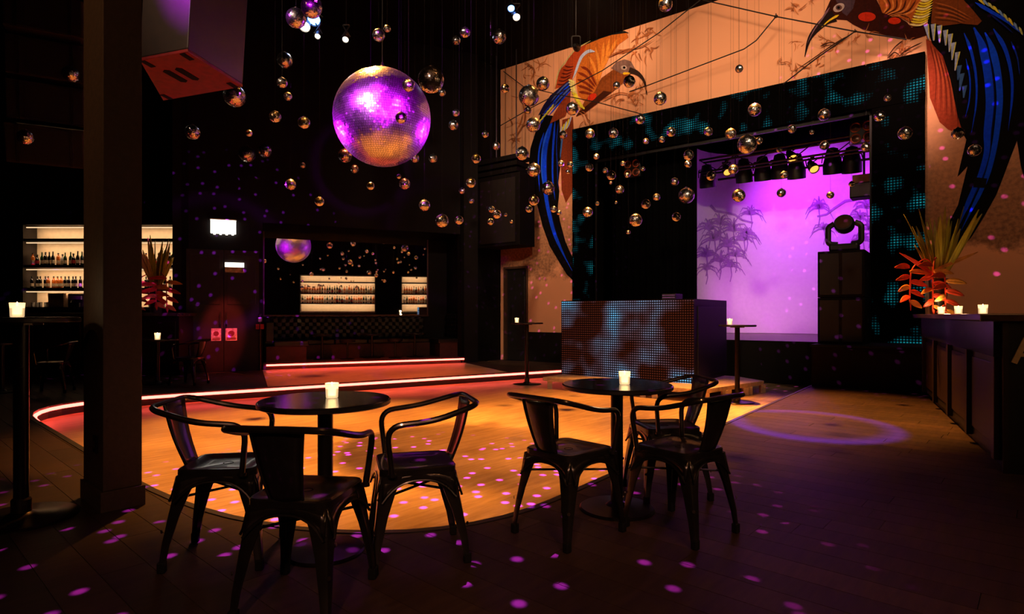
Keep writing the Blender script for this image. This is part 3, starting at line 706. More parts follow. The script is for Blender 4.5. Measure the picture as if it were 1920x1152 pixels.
# ---------------------------------------------------------------- armchairs
def smooth_path(pts, rad, n=5):
    """polyline with rounded corners"""
    pts = [Vector(p) for p in pts]; out = [pts[0]]
    for i in range(1, len(pts) - 1):
        a, b, c = pts[i - 1], pts[i], pts[i + 1]
        d1, d2 = (a - b), (c - b); r = min(rad, d1.length * .45, d2.length * .45)
        p0, p1 = b + d1.normalized() * r, b + d2.normalized() * r
        for k in range(n + 1):
            t = k / n; out.append(p0 * (1 - t) ** 2 + b * 2 * t * (1 - t) + p1 * t * t)
    out.append(pts[-1]); return out
def make_chair():
    t = empty('metal_armchair')
    zs = .45
    # seat: pan with a pressed hollow and rounded corners
    def loop(inset, z):
        w0, w1, d = .178 - inset, .165 - inset, .178 - inset; r = max(.05 - inset * .6, .015); P_ = []
        for cx, cy, q0 in ((w0 - r, d - r, 0), (-w0 + r, d - r, 90), (-w1 + r, -d + r, 180), (w1 - r, -d + r, 270)):
            for k in range(5):
                q = R(q0 + 90 * k / 4); P_.append((cx + r * math.cos(q), cy + r * math.sin(q), z))
        return P_
    lo = [loop(.004, zs - .035), loop(0, zs - .03), loop(0, zs - .006), loop(.006, zs), loop(.028, zs + .001), loop(.05, zs - .008), loop(.09, zs - .012)]
    m = MB(); nn = 20
    for l_ in lo: m.v += l_
    for i in range(len(lo) - 1):
        for k in range(nn): m.f.append((i * nn + k, i * nn + (k + 1) % nn, (i + 1) * nn + (k + 1) % nn, (i + 1) * nn + k))
    m.f.append(tuple((len(lo) - 1) * nn + k for k in range(nn))); m.f.append(tuple(range(nn))[::-1])
    seat = m.build('seat', M_chair, t, smooth=True)
    MB().lathe([(.018, zs - .013), (.022, zs - .0105), (.026, zs - .013)], 14).build('drain_hole', M_rubber, seat)
    # skirts with an arch between the legs
    def arch(p0, p1, outw):
        p0, p1, outw = Vector(p0), Vector(p1), Vector(outw); N = 14; m = MB(); vs = []
        for k in range(N + 1):
            f = k / N; b = p0.lerp(p1, f); dz = .055 + .085 * abs(2 * f - 1) ** 2.6; sp = .02 * abs(2 * f - 1) ** 2.6
            vs += [(b.x, b.y, zs - .028), (b.x + outw.x * (.004 + sp * .4), b.y + outw.y * (.004 + sp * .4), zs - dz * .55), (b.x + outw.x * (.008 + sp), b.y + outw.y * (.008 + sp), zs - dz)]
        m.add(vs, [(k * 3 + q, k * 3 + q + 1, (k + 1) * 3 + q + 1, (k + 1) * 3 + q) for k in range(N) for q in range(2)])
        o = m.build('skirt', M_chair, t, smooth=True); s_ = o.modifiers.new('t', 'SOLIDIFY'); s_.thickness = .006
        rim = [Vector(vs[k * 3 + 2]) for k in range(N + 1)]
        MB().tube(rim, .0055, 6).build('rolled_rim', M_chair, o, smooth=True)
    fr_, bk = .172, .160
    arch((-fr_, .172, 0), (fr_, .172, 0), (0, 1, 0)); arch((-bk, -.172, 0), (bk, -.172, 0), (0, -1, 0))
    arch((fr_, .168, 0), (bk, -.168, 0), (1, 0, 0)); arch((-fr_, .168, 0), (-bk, -.168, 0), (-1, 0, 0))
    # legs: tapered angle section with a rounded ridge
    for sx, sy, fx, fy in ((1, 1, .215, .215), (-1, 1, .215, .215), (1, -1, .195, .235), (-1, -1, .195, .235)):
        m = MB(); rings = []
        for z, wd, q in ((zs - .03, .100, 0), (zs - .10, .074, .12), (zs - .2, .052, .42), (.12, .036, .8), (.012, .027, 1)):
            w0 = fr_ if sy > 0 else bk
            cx, cy = (w0 + .006) * (1 - q) + fx * q, .176 * (1 - q) + fy * q; th = .006; r = wd * .22
            sec = [(cx - wd, cy), (cx - r, cy), (cx - r * .3, cy - r * .3), (cx, cy - r), (cx, cy - wd), (cx - th, cy - wd), (cx - th, cy - r), (cx - r * .4 - th * .7, cy - r * .4 - th * .7), (cx - r, cy - th), (cx - wd, cy - th)]
            rings.append([(x * sx, y * sy, z) for x, y in sec])
        k_ = 10
        for rg in rings: m.v += rg
        for i in range(len(rings) - 1):
            for k in range(k_): m.f.append((i * k_ + k, i * k_ + (k + 1) % k_, (i + 1) * k_ + (k + 1) % k_, (i + 1) * k_ + k))
        m.f.append(tuple(range(k_))); m.f.append(tuple((len(rings) - 1) * k_ + k for k in range(k_)))
        lg = m.build('leg', M_chair, t, smooth=True)
        MB().box(sx * (fx - .014) - .017, sx * (fx - .014) + .017, sy * (fy - .014) - .017, sy * (fy - .014) + .017, 0, .05).build('rubber_foot', M_rubber, lg, bevel=.006)
        MB().lathe([(0, 0), (.008, 0), (.008, .004), (0, .004)], 10, mt=Matrix.Translation((sx * (.7 * fx + .3 * fr_ ), sy * (.7 * fy + .3 * .176 - .0), .185)) @ Matrix.Rotation(R(-45) * sx * sy, 4, 'Z') @ Matrix.Rotation(R(-90 * sy), 4, 'X')).build('rivet', M_steel, lg)
    # cross braces
    MB().tube([(.18, .185, .33), (-.165, -.185, .33)], .006, 6).build('brace', M_chair, t, smooth=True)
    MB().tube([(-.18, .185, .322), (.165, -.185, .322)], .006, 6).build('brace', M_chair, t, smooth=True)
    # back splat, wider towards the top, gently dished
    m = MB(); vs = []; NZ, NX = 8, 6
    for j in range(NZ + 1):
        f = j / NZ; z = zs - .02 + (.735 - zs + .02) * f; w0 = .062 + .042 * f; y = -.172 - .085 * f - .012 * math.sin(PI * f)
        for i in range(NX + 1):
            a = i / NX * 2 - 1; vs.append((w0 * a, y + .012 * a * a, z))
    m.add(vs, [(j * (NX + 1) + i, j * (NX + 1) + i + 1, (j + 1) * (NX + 1) + i + 1, (j + 1) * (NX + 1) + i) for j in range(NZ) for i in range(NX)])
    sp_ = m.build('backrest', M_chair, t, smooth=True); s_ = sp_.modifiers.new('t', 'SOLIDIFY'); s_.thickness = .006
    for sgn in (-1, 1):
        MB().tube([(sgn * (.062 + .042 * f), -.172 - .085 * f - .012 * math.sin(PI * f) + .012, zs - .02 + (.735 - zs + .02) * f) for f in [k / 6 for k in range(7)]], .006, 6).build('rolled_edge', M_chair, sp_, smooth=True)
    # the bent tube that forms back rail and both arms
    half = [(.198, .125, .43), (.222, .150, .655), (.245, -.06, .675), (.205, -.272, .735)]
    pth = half + [(-x, y, z) for x, y, z in half[::-1]]
    MB().tube(smooth_path(pth, .075, 6), .0135, 10).build('arm_tube', M_chair, t, smooth=True)
    for sgn in (-1, 1):
        MB().lathe([(.02, 0), (.02, .012), (.014, .016)], 12, c=(sgn * .196, .124, .425)).build('arm_socket', M_chair, t, smooth=True)
    return t
chair0 = make_chair()
CH = [(-.83, 2.40, (.12, .99), 'black metal armchair nearest the camera, its back turned', 'front left group'),
      (-1.36, 2.84, (1, .12), 'black metal armchair left of the round table by the column', 'front left group'),
      (-.47, 2.86, (-.96, -.28), 'black metal armchair right of the round table by the column', 'front left group'),
      (.30, 3.14, (.72, .69), 'black metal armchair left of the middle table with back turned', 'middle group'),
      (.90, 3.18, (-.62, .78), 'black metal armchair at the right front of the middle table', 'middle group'),
      (.98, 3.80, (-.98, -.15), 'black metal armchair behind the middle table, partly hidden', 'middle group'),
      (-6.80, 8.75, (-.9, -.3), 'distant black armchair left of the column before the bar', 'chairs by the bar'),
      (-6.50, 9.85, (.95, -.1), 'distant black armchair just right of the column, facing the small table', 'chairs by the bar'),
      (-5.32, 9.75, (-.98, .1), 'distant black armchair before the maroon doors', 'chairs by the bar')]
for i, (x, y, fw, lb, gr) in enumerate(CH):
    c = chair0 if i == 0 else copy_tree(chair0)
    c.location = (x, y, 0); c.rotation_euler = (0, 0, math.atan2(-fw[0], fw[1])); tag(c, lb, 'chair', gr)

# ---------------------------------------------------------------- tables and candles
T1, T2 = (-.905, 2.87), (.62, 3.50)
pedestal('round_table', (*T1, 0), 0, .307, .74, 'round dark cafe table nearest the column with a lit candle', 'table', .185, top_t=.028, pole_r=.036)
pedestal('round_table', (*T2, 0), 0, .32, .74, 'round dark cafe table before the striped screen booth', 'table', .22, top_t=.028, pole_r=.036)
pedestal('high_table', (-2.76, 3.33, 0), 0, .27, 1.135, 'tall bar table at the left edge beside the column', 'table', .27, top_t=.03, pole_r=.036, collar=True)
pedestal('high_table', (.28, 11.1, PIT), 0, .30, 1.15, 'tall bar table by the door left of the screen booth', 'table', .27, top_t=.03, pole_r=.036, collar=True)
pedestal('high_table', (3.33, 8.75, PIT), 0, .26, 1.15, 'tall bar table right of the screen booth before the stage', 'table', .24, top_t=.03, pole_r=.036, collar=True)
pedestal('round_table', (-5.9, 9.85, 0), 0, .30, .74, 'small distant round table between chairs by the maroon doors', 'table', .22, pole_r=.036)
pedestal('round_table', (-7.5, 8.7, 0), 0, .30, .74, 'small distant round table in the dark left of the column', 'table', .22, pole_r=.036)
def make_candle():
    t = empty('candle_holder')
    MB().lathe([(.030, 0), (.034, .004), (.037, .085), (.0385, .086), (.0385, .084), (.0325, .016), (.0, .014)], 24).build('glass', M_frost, t, smooth=True)
    MB().lathe([(.0, .017), (.0315, .018), (.0345, .060), (.03, .064), (0, .062)], 20).build('wax', M_wax, t, smooth=True)
    MB().lathe([(.0, .066), (.006, .072), (.004, .082), (0, .092)], 8).build('flame', M_flame, t, smooth=True)
    return t
can0 = make_candle()
CAN = [(-.885, 2.91, .74, 'lit candle glass on the round table nearest the column', 2.5, .85), (.66, 3.47, .74, 'lit candle glass on the round table before the screen booth', 2.5, .88),
       (-2.80, 3.35, 1.135, 'lit candle glass on the tall table at the left edge', 2.5, .95), (.09, 11.05, 1.0, 'lit candle glass on the tall table by the dark door', 2, 1),
       (3.20, 8.70, 1.0, 'lit candle glass on the tall table right of the booth', 2, 1), (-5.88, 9.82, .74, 'lit candle glass on the small table by the maroon doors', 2, 1.2)]
for i, (x, y, z, lb, pw, sc) in enumerate(CAN):
    c = can0 if i == 0 else copy_tree(can0)
    c.location = (x, y, z); c.scale = (sc,) * 3; tag(c, lb, 'candle', 'candle glasses'); point('candle_light', (x, y, z + .14), (1, .6, .28), pw * .5, .03)
# ---------------------------------------------------------------- booth with a light-panel front, on a low white platform
A_, B_, C_ = (.54, 10.38), (2.79, 8.66), (4.18, 9.82)
D_ = (A_[0] + .607 * 2.6, A_[1] + .794 * 2.6); C2 = (4.05, 10.35)
ptf = empty('booth_platform', (0, 0, PIT), 0, 'low white wooden platform under the screen booth', 'platform')
MB().prism([A_, B_, C_, (4.0, 10.5), D_], .135, .20).build('deck', M_plat, ptf, bevel=.004)
def leg_at(x, y): MB().box(x - .04, x + .04, y - .04, y + .04, 0, .135).build('leg', M_plat, ptf)
for (p, q) in ((A_, B_), (B_, C_)):
    for f in (.04, .32, .38, .66, .73, .97):
        x, y = p[0] + (q[0] - p[0]) * f, p[1] + (q[1] - p[1]) * f
        leg_at(x + .05 * TS.y * -1 * 0 + .03, y + .07)
bo = S3(0, 0, 0)
BO = Vector((.905, 10.9, .0))
dj = empty('screen_booth', (BO.x, BO.y, PIT + .20), ANG_S, 'black booth with a striped blue light panel front, floor reflection painted brown', 'booth')
BW, BD, BH = 2.47, 1.69, 1.35
MB().box(0, BW, .06, .10, 0, BH).box(0, .04, .1, BD, 0, BH).box(BW - .04, BW, .1, BD, 0, BH).box(0.04, BW - .04, BD - .5, BD, 0, .1).build('carcass', M_doorblk, dj)
MB().box(BW - .001, BW + .012, .22, BD - .06, .08, BH - .12).build('side_panel', M_doorblk, dj, bevel=.005)
MB().box(0, BW, .04, .9, BH - .14, BH - .10).build('worktop', M_shelf, dj)
for k in range(4):
    for j in range(2):
        MB().box(k * BW / 4 + .003, (k + 1) * BW / 4 - .003, 0, .06, j * BH / 2 + .003, (j + 1) * BH / 2 - .003).build('led_panel', M_ledb, dj)
mixz = PIT + .2 + BH - .10
def bpt(x, y, z): return Vector((BO.x, BO.y, 0)) + Vector((x * TS.x - y * TS.y, x * TS.y + y * TS.x, 0)) + Vector((0, 0, z))
mx_ = empty('mixing_desk', bpt(.95, .4, mixz), ANG_S, 'dark mixing desk on top of the screen booth', 'mixer')
MB().box(-.28, .28, -.18, .18, 0, .09).build('body', M_can, mx_, bevel=.008)
for i in range(6): MB().lathe([(.012, .09), (.012, .105), (0, .106)], 10, c=(-.2 + i * .08, .05, 0)).build('knob', M_steel, mx_)
am = empty('amplifier', bpt(1.95, .45, mixz), ANG_S, 'slatted amplifier box on top of the screen booth', 'amplifier')
MB().box(-.12, .12, -.15, .15, 0, .20).build('body', M_can, am)
for i in range(5): MB().box(-.11, .11, -.165, -.15, .02 + i * .036, .036 + i * .036).build('slat', P('violet_slat', rgb(120, 90, 170), .4), am)

# ---------------------------------------------------------------- loudspeakers, moving head lamp
def cabinet(name, loc, rz, w_, d_, h_, label):
    t = empty(name, loc, rz, label, 'loudspeaker')
    MB().box(-w_ / 2, w_ / 2, 0, d_, 0, h_).build('body', M_spk, t, bevel=.008)
    MB().box(-w_ / 2 + .03, -.02, -.015, 0, .04, h_ - .04).build('grille', M_grille, t, bevel=.004); MB().box(.02, w_ / 2 - .03, -.015, 0, .04, h_ - .04).build('grille', M_grille, t, bevel=.004)
    MB().box(-.018, .018, -.008, 0, .04, h_ - .04).build('centre_bar', M_apron, t)
    MB().box(w_ / 2, w_ / 2 + .006, d_ * .4, d_ * .6, h_ * .45, h_ * .55).build('side_handle', M_can, t)
    return t
sp0 = S3(7.12 + .335, 1.0, .67)
cabinet('loudspeaker', sp0, ANG_S, .67, .8, .755, 'lower black loudspeaker cabinet of the stack right of the stage')
cabinet('loudspeaker', sp0 + Vector((0, 0, .76)), ANG_S, .67, .8, .755, 'upper black loudspeaker cabinet under the moving head lamp')
mh = empty('moving_head_lamp', S3(7.12 + .36, .78, .67 + 1.515), ANG_S, 'black moving head lamp on top of the loudspeaker stack', 'stage lamp')
MB().box(-.21, .21, -.15, .15, 0, .12).build('base', M_can, mh, bevel=.03)
yk = smooth_path([(-.10, 0, .12), (-.24, 0, .14), (-.24, 0, .42), (-.15, 0, .47)], .06); yk2 = [Vector((-p.x, p.y, p.z)) for p in yk]
MB().tube(yk, .045, 8).tube(yk2, .045, 8).build('yoke', M_can, mh, smooth=True)
hd = MB().lathe([(.0, -.12), (.12, -.10), (.15, -.03), (.15, .08), (.13, .12), (0, .12)], 20, mt=Matrix.Translation((0, 0, .44)) @ Matrix.Rotation(R(75), 4, 'X')).build('head', M_can, mh, smooth=True)
MB().lathe([(.0, .121), (.11, .121), (.11, .128), (0, .135)], 20, mt=Matrix.Translation((0, 0, .44)) @ Matrix.Rotation(R(75), 4, 'X')).build('lens', M_lensd, hd, smooth=True)

# ---------------------------------------------------------------- stage lamps on their bars
tr = empty('lighting_truss', (0, YS0, 0), ANG_S, 'aluminium lighting truss across the top of the stage', 'truss')
def truss(t, x0, x1, y, z, h=.28):
    for dy, dz in ((-h / 2, 0), (h / 2, 0), (-h / 2, h), (h / 2, h)): MB().tube([(x0, y + dy, z + dz), (x1, y + dy, z + dz)], .024, 8).build('chord', M_truss, t, smooth=True)
    nn = int((x1 - x0) / .38)
    for k in range(nn):
        xa, xb = x0 + (x1 - x0) * k / nn, x0 + (x1 - x0) * (k + 1) / nn
        za, zb = (z, z + h) if k % 2 else (z + h, z)
        MB().tube([(xa, y - h / 2, za), (xb, y - h / 2, zb)], .012, 6).build('strut', M_truss, t)
truss(tr, 4.2, 10.2, 1.75, 4.42)
bars = empty('lamp_bar', (0, YS0, 0), ANG_S, 'dark pipe bar carrying the row of stage lamps', 'bar')
MB().tube([(4.4, 2.3, 4.35), (11.2, 2.3, 4.35)], .026, 8).build('pipe', M_truss, bars, smooth=True)
for x in (4.8, 7.5, 10.2): MB().tube([(x, 2.3, 4.35), (x, 2.3, CEIL)], .012, 6).build('hanger', M_truss, bars)
def par(loc, aim, lens, label, r=.13, L=.34, group=None, bar_up=.25, name='stage_lamp'):
    t = empty(name, loc, 0, label, 'stage lamp', group)
    q = (Vector(aim) - Vector(loc)).to_track_quat('-Z', 'Y').to_matrix().to_4x4()
    bd_ = MB().lathe([(.03, L * .55), (r * .55, L * .5), (r * .7, L * .3), (r, -L * .1), (r, -L * .45), (r * .95, -L * .45), (r * .93, -L * .3), (0, -L * .3)], 18, mt=q).build('can', M_can, t, smooth=True)
    MB().lathe([(0, -L * .34), (r * .88, -L * .34), (r * .8, -L * .38), (0, -L * .40)], 18, mt=q).build('lens', lens, bd_, smooth=True)
    yh = min(bar_up * .8, r + .14)
    if bar_up > .5: MB().tube([(0, 0, yh), (0, 0, bar_up)], .008, 6).build('stem', M_can, t)
    yk = smooth_path([q @ Vector((r + .015, 0, 0)), Vector((r + .015, 0, yh)), Vector((-r - .015, 0, yh)), q @ Vector((-r - .015, 0, 0))], .04, 4)
    MB().tube(yk, .012, 6).build('yoke', M_can, t, smooth=True)
    MB().box(-.03, .03, -.03, .03, bar_up - .06, bar_up + .03).build('clamp', M_can, t)
    return t
LAMPS = [(1326, 336, 'v', 0), (1362, 322, 'y', 1), (1395, 326, 'v', 0), (1430, 322, 'd', 0), (1462, 318, 'd', 0), (1493, 318, 'v', 0), (1523, 316, 'y', 1), (1561, 308, 'v', 0), (1597, 306, 'd', 0), (1483, 296, 'y', 1)]
for i, (u, v, c, fwd) in enumerate(LAMPS):
    y = 2.3 if not fwd else 1.9
    x = stage_hit(u, y); p = S3(x, -y, 0); z = CAMZ - (v - 4 - HZ) / FPX * p.y
    lens = {'v': M_lensv, 'y': M_lensy, 'd': M_lensd}[c]
    aim = p + (Vector((0, -3, -3.0)) if c == 'y' else Vector((.6, 1.0, -4))); aim.z += z
    cn = {'v': 'violet-lit', 'y': 'amber-glowing', 'd': 'unlit'}[c]
    par((p.x, p.y, z), aim, lens, f'{cn} black stage lamp, {nth(sorted(q[0] for q in LAMPS).index(u))} in the row above the stage', r=.19 if c != 'y' else .10, L=.55 if c != 'y' else .3, bar_up=max(.2, 4.35 - z), group='stage lamps')
def blinder(loc, rz, label):
    t = empty('blinder_lamp', loc, rz, label, 'stage lamp')
    MB().box(-.2, .2, 0, .10, -.2, .2).build('housing', M_can, t, bevel=.01)
    for i in (-1, 1):
        for j in (-1, 1):
            mt = Matrix.Translation((i * .1, 0, j * .1)) @ Matrix.Rotation(PI / 2, 4, 'X')
            l_ = MB().lathe([(.085, 0), (.09, .02), (.082, .025), (.07, .01), (.03, .0)], 18, mt=mt).build('lamp_ring', P('copper_ring', rgb(190, 110, 80), .35, .7), t, smooth=True)
            MB().lathe([(0, .006), (.05, .004), (.068, .009), (.03, .022), (0, .024)], 14, mt=mt).build('bulb', M_lensd, l_, smooth=True)
p = S3(stage_hit(1616, .5), -.5, 0); blinder((p.x, p.y, CAMZ - (248 - HZ) / FPX * p.y), ANG_S, 'four-bulb blinder lamp at the upper right of the stage')
p = S3(stage_hit(1185, .45), -.45, 0); blinder((p.x, p.y, CAMZ - (316 - HZ) / FPX * p.y), ANG_S, 'four-bulb blinder lamp on the dark curtain at the stage left')
p = S3(stage_hit(1620, 1.2), -1.2, 0); z_ = CAMZ - (358 - HZ) / FPX * p.y
hb = empty('hung_speaker', (p.x, p.y, z_), ANG_S, 'black monitor speaker hung at the right of the stage', 'loudspeaker')
MB().box(-.22, .22, -.15, .2, -.14, .14).build('body', M_spk, hb, bevel=.01); MB().box(-.2, .2, -.165, -.15, -.12, .12).build('grille', M_grille, hb)
MB().tube([(0, 0, .14), (0, 0, CEIL - z_)], .02, 8).build('hanger', M_truss, hb); MB().box(-.18, .18, -.1, .1, .14, .3).build('bracket', P('rust_bracket', rgb(120, 60, 40), .6), hb)
# dark hung cabinet in front of the mural's left end
hp = Vector(wallpt(952, 380, .9)); hb = empty('hung_speaker', (hp.x, hp.y, 0), ANG_S, 'big black cabinet hung before the left end of the painted wall', 'loudspeaker')
zt, zb = CAMZ + (HZ - 292) / FPX * hp.y, CAMZ + (HZ - 462) / FPX * hp.y
MB().box(-.85, .42, -.1, .5, zb, zt - .45).build('body', M_spk, hb, bevel=.01)
for k in range(3): MB().box(-.85, .34, -.1, .4, zt - .42 + k * .15, zt - .32 + k * .15).build('louvre', M_spk, hb)
MB().box(-.75, .3, -.115, -.1, zb + .08, zt - .55).build('grille', M_grille, hb)
for x in (-.5, .1): MB().tube([(x, .2, zt), (x, .2, CEIL)], .015, 6).build('hanger', M_truss, hb)

# ---------------------------------------------------------------- big loudspeakers hung at the upper left
zb = 3.6
def fly(u, v, z): y = (z - CAMZ) * FPX / (HZ - v); return Vector(((u - 960) / FPX * y, y, z))
c4 = [fly(262, 114, zb), fly(352, 97, zb), fly(455, 163, zb), fly(306, 189, zb)]
up = Vector((.16, -.10, 1.9))
fb = empty('flown_speaker', (0, 0, 0), 0, 'big hung loudspeaker with red light painted on its underside right of the column', 'loudspeaker')
ctr = sum(c4, Vector()) / 4; fb.location = ctr
m = MB().slab([p - ctr + Vector((0, 0, .03)) for p in c4], up); m.build('body', M_spkbrown, fb, bevel=.01)
m = MB().slab([p - ctr for p in c4], (0, 0, .03)); bp_ = m.build('underside', M_spkredlight, fb, bevel=.004)
dx, dy = (c4[2] - c4[1]).normalized(), (c4[1] - c4[0]).normalized()
for k in (-1, 1):
    cc = dx * (-.04) + dy * (.08 * k)
    MB().slab([cc + dx * a + dy * b_ - Vector((0, 0, .004)) for a, b_ in ((-.13, -.045), (.13, -.045), (.16, 0), (.13, .045), (-.13, .045), (-.16, 0))], (0, 0, .01)).build('port', M_rubber, bp_)
for p in c4:
    q = (p - ctr) * .82; MB().slab([q + dx * a + dy * b_ - Vector((0, 0, .006)) for a, b_ in ((-.07, -.03), (.07, -.03), (.07, .03), (-.07, .03))], (0, 0, .012)).build('skid', M_rubber, bp_)
for p in c4[:2]: q = p - ctr + up; MB().tube([q, q + Vector((0, 0, CEIL - zb - 1.9))], .012, 6).build('hanger', M_cable, fb)
fl2 = empty('flown_speaker', tuple(fly(95, 200, 4.0)), R(28), 'dim stacked line of hung loudspeakers left of the column', 'loudspeaker')
for k, (tz, tilt) in enumerate(((-.55, 14), (.0, 8), (.55, 4), (1.1, 0))):
    mt = Matrix.Translation((0, -.03 * (k - 1) ** 2, tz)) @ Matrix.Rotation(R(tilt), 4, 'X')
    b_ = MB().box(-.42, .42, -.3, .3, -.25, .25, mt).build('cabinet', M_spkbrown, fl2, bevel=.01)
    MB().box(-.40, .40, -.315, -.3, -.22, .22, mt).build('grille', M_grille, b_); MB().box(-.3, -.27, -.33, -.31, -.24, .24, mt).build('rigging_rail', M_steel, b_); MB().box(.27, .3, -.33, -.31, -.24, .24, mt).build('rigging_rail', M_steel, b_)
MB().tube([(0, 0, 1.3), (0, 0, CEIL - 4.0)], .03, 8).build('hanger', M_truss, fl2)

# ceiling lamps in view (small bright lenses) and the fittings of the beams
for (u, v, lens, r, lb) in ((148, 72, M_lensw, .06, 'small bright ceiling spotlight left of the column'), (597, 63, M_lensw, .045, 'small bright ceiling spotlight above the big ball, left one'),
                            (649, 69, M_lensw, .05, 'small bright ceiling spotlight above the big ball, right one'), (590, 32, M_lensb, .11, 'blue-glowing ceiling lamp behind the mirror balls at top'),
                            (573, 45, M_lensw, .09, 'warm ceiling lamp behind the mirror balls at top'), (968, 28, M_lensw, .07, 'amber ceiling spotlight in the dark above the left bird'), (958, 12, M_lensb, .07, 'dim blue ceiling spotlight at the top edge'),
                            (1080, 88, M_lensy, .07, 'small amber wash lamp under the ceiling before the left bird')):
    y = 9.5 if u < 1000 else 11.4
    if u in (968, 958): y = 11.0
    p = at(u, v, y); p.z = min(p.z, 7.0)
    par(p, (p.x + .1, p.y - 1.2, p.z - 1.5) if u < 1000 else wallpt(1120, 130), lens, lb, r=r, L=.22, bar_up=CEIL - p.z - .05, name='ceiling_lamp')
# ---------------------------------------------------------------- mirror balls
def ball_mesh(name, nu, nv, mat, jit, gap=.05):
    m = MB(); rnd = random.Random(nu); st = PI / nv
    for j in range(nv):
        t0, t1 = st * j, st * (j + 1); tm = (t0 + t1) / 2; k = max(5, int(nu * math.sin(tm)))
        ph = rnd.random()
        for i in range(k):
            a0, a1 = 2 * PI * (i + ph + gap) / k, 2 * PI * (i + 1 + ph - gap) / k
            tt0, tt1 = t0 + st * gap, t1 - st * gap
            sp_ = lambda t, a: Vector((math.sin(t) * math.cos(a), math.sin(t) * math.sin(a), math.cos(t)))
            q = [sp_(tt0, a0), sp_(tt1, a0), sp_(tt1, a1), sp_(tt0, a1)]
            c = sum(q, Vector()) / 4; ax = Vector((rnd.gauss(0, 1), rnd.gauss(0, 1), rnd.gauss(0, 1))).normalized()
            rot = Matrix.Rotation(rnd.gauss(0, jit), 3, ax); q = [c + rot @ (p - c) for p in q]
            m.add(q, [(0, 1, 2, 3)])
    return m.mesh(name, mat)
me_s = ball_mesh('mirror_tiles', 26, 13, M_tile, .12); me_m = ball_mesh('mirror_tiles', 44, 22, M_tile, .11); me_b = ball_mesh('mirror_tiles', 130, 65, M_bigtile, .09)
core = MB().lathe([(.0, -.985)] + [(.985 * math.sin(PI * k / 16), -.985 * math.cos(PI * k / 16)) for k in range(1, 16)] + [(0, .985)], 24).mesh('core', M_core, True)
cap = MB().lathe([(.22, .95), (.22, 1.05), (.10, 1.08), (.05, 1.16), (0, 1.16)], 10).mesh('hanging_cap', M_steel, True)
cordm = MB().lathe([(1, 0), (1, 1)], 6).mesh('cord', M_cord)
BALLS = [(77, 19, 27), (132, 139, 30), (47, 257, 28), (440, 180, 42), (361, 248, 28), (467, 250, 13), (463, 289, 31), (555, 34, 38), (584, 14, 40), (710, 66, 24), (726, 54, 14),
 (534, 113, 30), (529, 155, 20), (540, 181, 16), (516, 219, 22), (570, 230, 23), (497, 283, 26), (545, 346, 21), (568, 310, 11), (599, 378, 18), (647, 292, 27), (665, 317, 16), (766, 160, 24), (752, 221, 22),
 (808, 150, 50), (829, 174, 14), (855, 76, 17), (872, 61, 20), (936, 69, 27), (855, 212, 14), (850, 235, 19), (910, 252, 13), (930, 274, 16), (812, 297, 17), (778, 297, 17), (893, 298, 18), (883, 343, 19),
 (866, 358, 12), (884, 377, 11), (759, 345, 22), (748, 331, 9), (695, 349, 15), (796, 385, 22), (829, 414, 26), (861, 413, 17), (922, 393, 13), (932, 402, 17), (920, 416, 13), (948, 403, 7), (959, 416, 7),
 (1248, 8, 27), (1386, 129, 15), (947, 166, 17), (1018, 157, 26), (992, 180, 40), (990, 207, 14), (1000, 234, 28), (1073, 204, 25), (1156, 160, 14), (1180, 153, 23), (1238, 185, 25), (1056, 253, 16), (1106, 251, 19),
 (1150, 250, 19), (1200, 224, 19), (1211, 265, 12), (1241, 262, 12), (1258, 248, 18), (1328, 247, 17), (1370, 251, 21), (1401, 271, 37), (1415, 206, 25), (979, 288, 26), (1118, 294, 12), (1001, 319, 27), (1052, 307, 13),
 (1069, 309, 12), (1065, 322, 9), (1105, 314, 16), (1135, 320, 11), (1146, 329, 18), (1145, 343, 6), (1168, 307, 10), (1176, 329, 10), (1205, 317, 9), (1028, 353, 26), (1162, 356, 17), (1291, 291, 20), (1290, 308, 14),
 (1265, 341, 16), (1287, 367, 31), (1120, 382, 8), (1155, 380, 6), (1211, 383, 18), (1231, 370, 14), (1333, 330, 18), (1385, 367, 25), (1001, 376, 20), (1102, 398, 20), (1192, 413, 25), (1268, 407, 17), (1178, 436, 9),
 (1038, 393, 13), (1048, 399, 10), (992, 392, 14), (1545, 215, 23), (1664, 184, 13), (1649, 218, 20), (1697, 250, 25), (1796, 250, 22), (1827, 282, 23), (1485, 242, 16), (1522, 248, 9), (1546, 273, 18), (1461, 281, 11),
 (1623, 276, 17), (1465, 362, 17), (1557, 366, 14), (1597, 345, 11), (1470, 328, 15), (1423, 264, 14), (1375, 318, 19)]
def region(u, v):
    if u < 170: return 'left of the column'
    if u < 602: return 'left of the big ball'
    if u < 843: return 'around the big violet ball'
    if u < 942: return 'right of the big ball'
    if u < 1080: return 'before the left painted bird'
    if u < 1310: return 'before the orange wall' if v < 230 else 'before the black stage curtain'
    if u < 1640: return 'before the screen header' if v < 228 else 'before the lit stage'
    return 'near the right painted bird'
groups = {}
for b in BALLS: groups.setdefault(region(b[0], b[1]), []).append(b)
for g in groups.values(): g.sort()
brnd = random.Random(11); placed = []
def place_ball(u, v, d, y, label, group, me, big=False):
    p = at(u, v, y); r = d / 2 * y / FPX * (.985 if big else .96)
    t = empty('mirror_ball', p, 0, label, 'mirror ball', group)
    z = brnd.random() * 6.28
    tl = link('mirror_tiles', me, t, rot=(0, 0, z), scale=(r,) * 3); link('core', core, tl)
    link('hanging_cap', cap, t, scale=(r * (.45 if big else 1), r * (.45 if big else 1), r))
    link('cord', cordm, t, loc=(0, 0, r * 1.1), scale=(.006 if big else .0011, .006 if big else .0011, CEIL - p.z - r * 1.1))
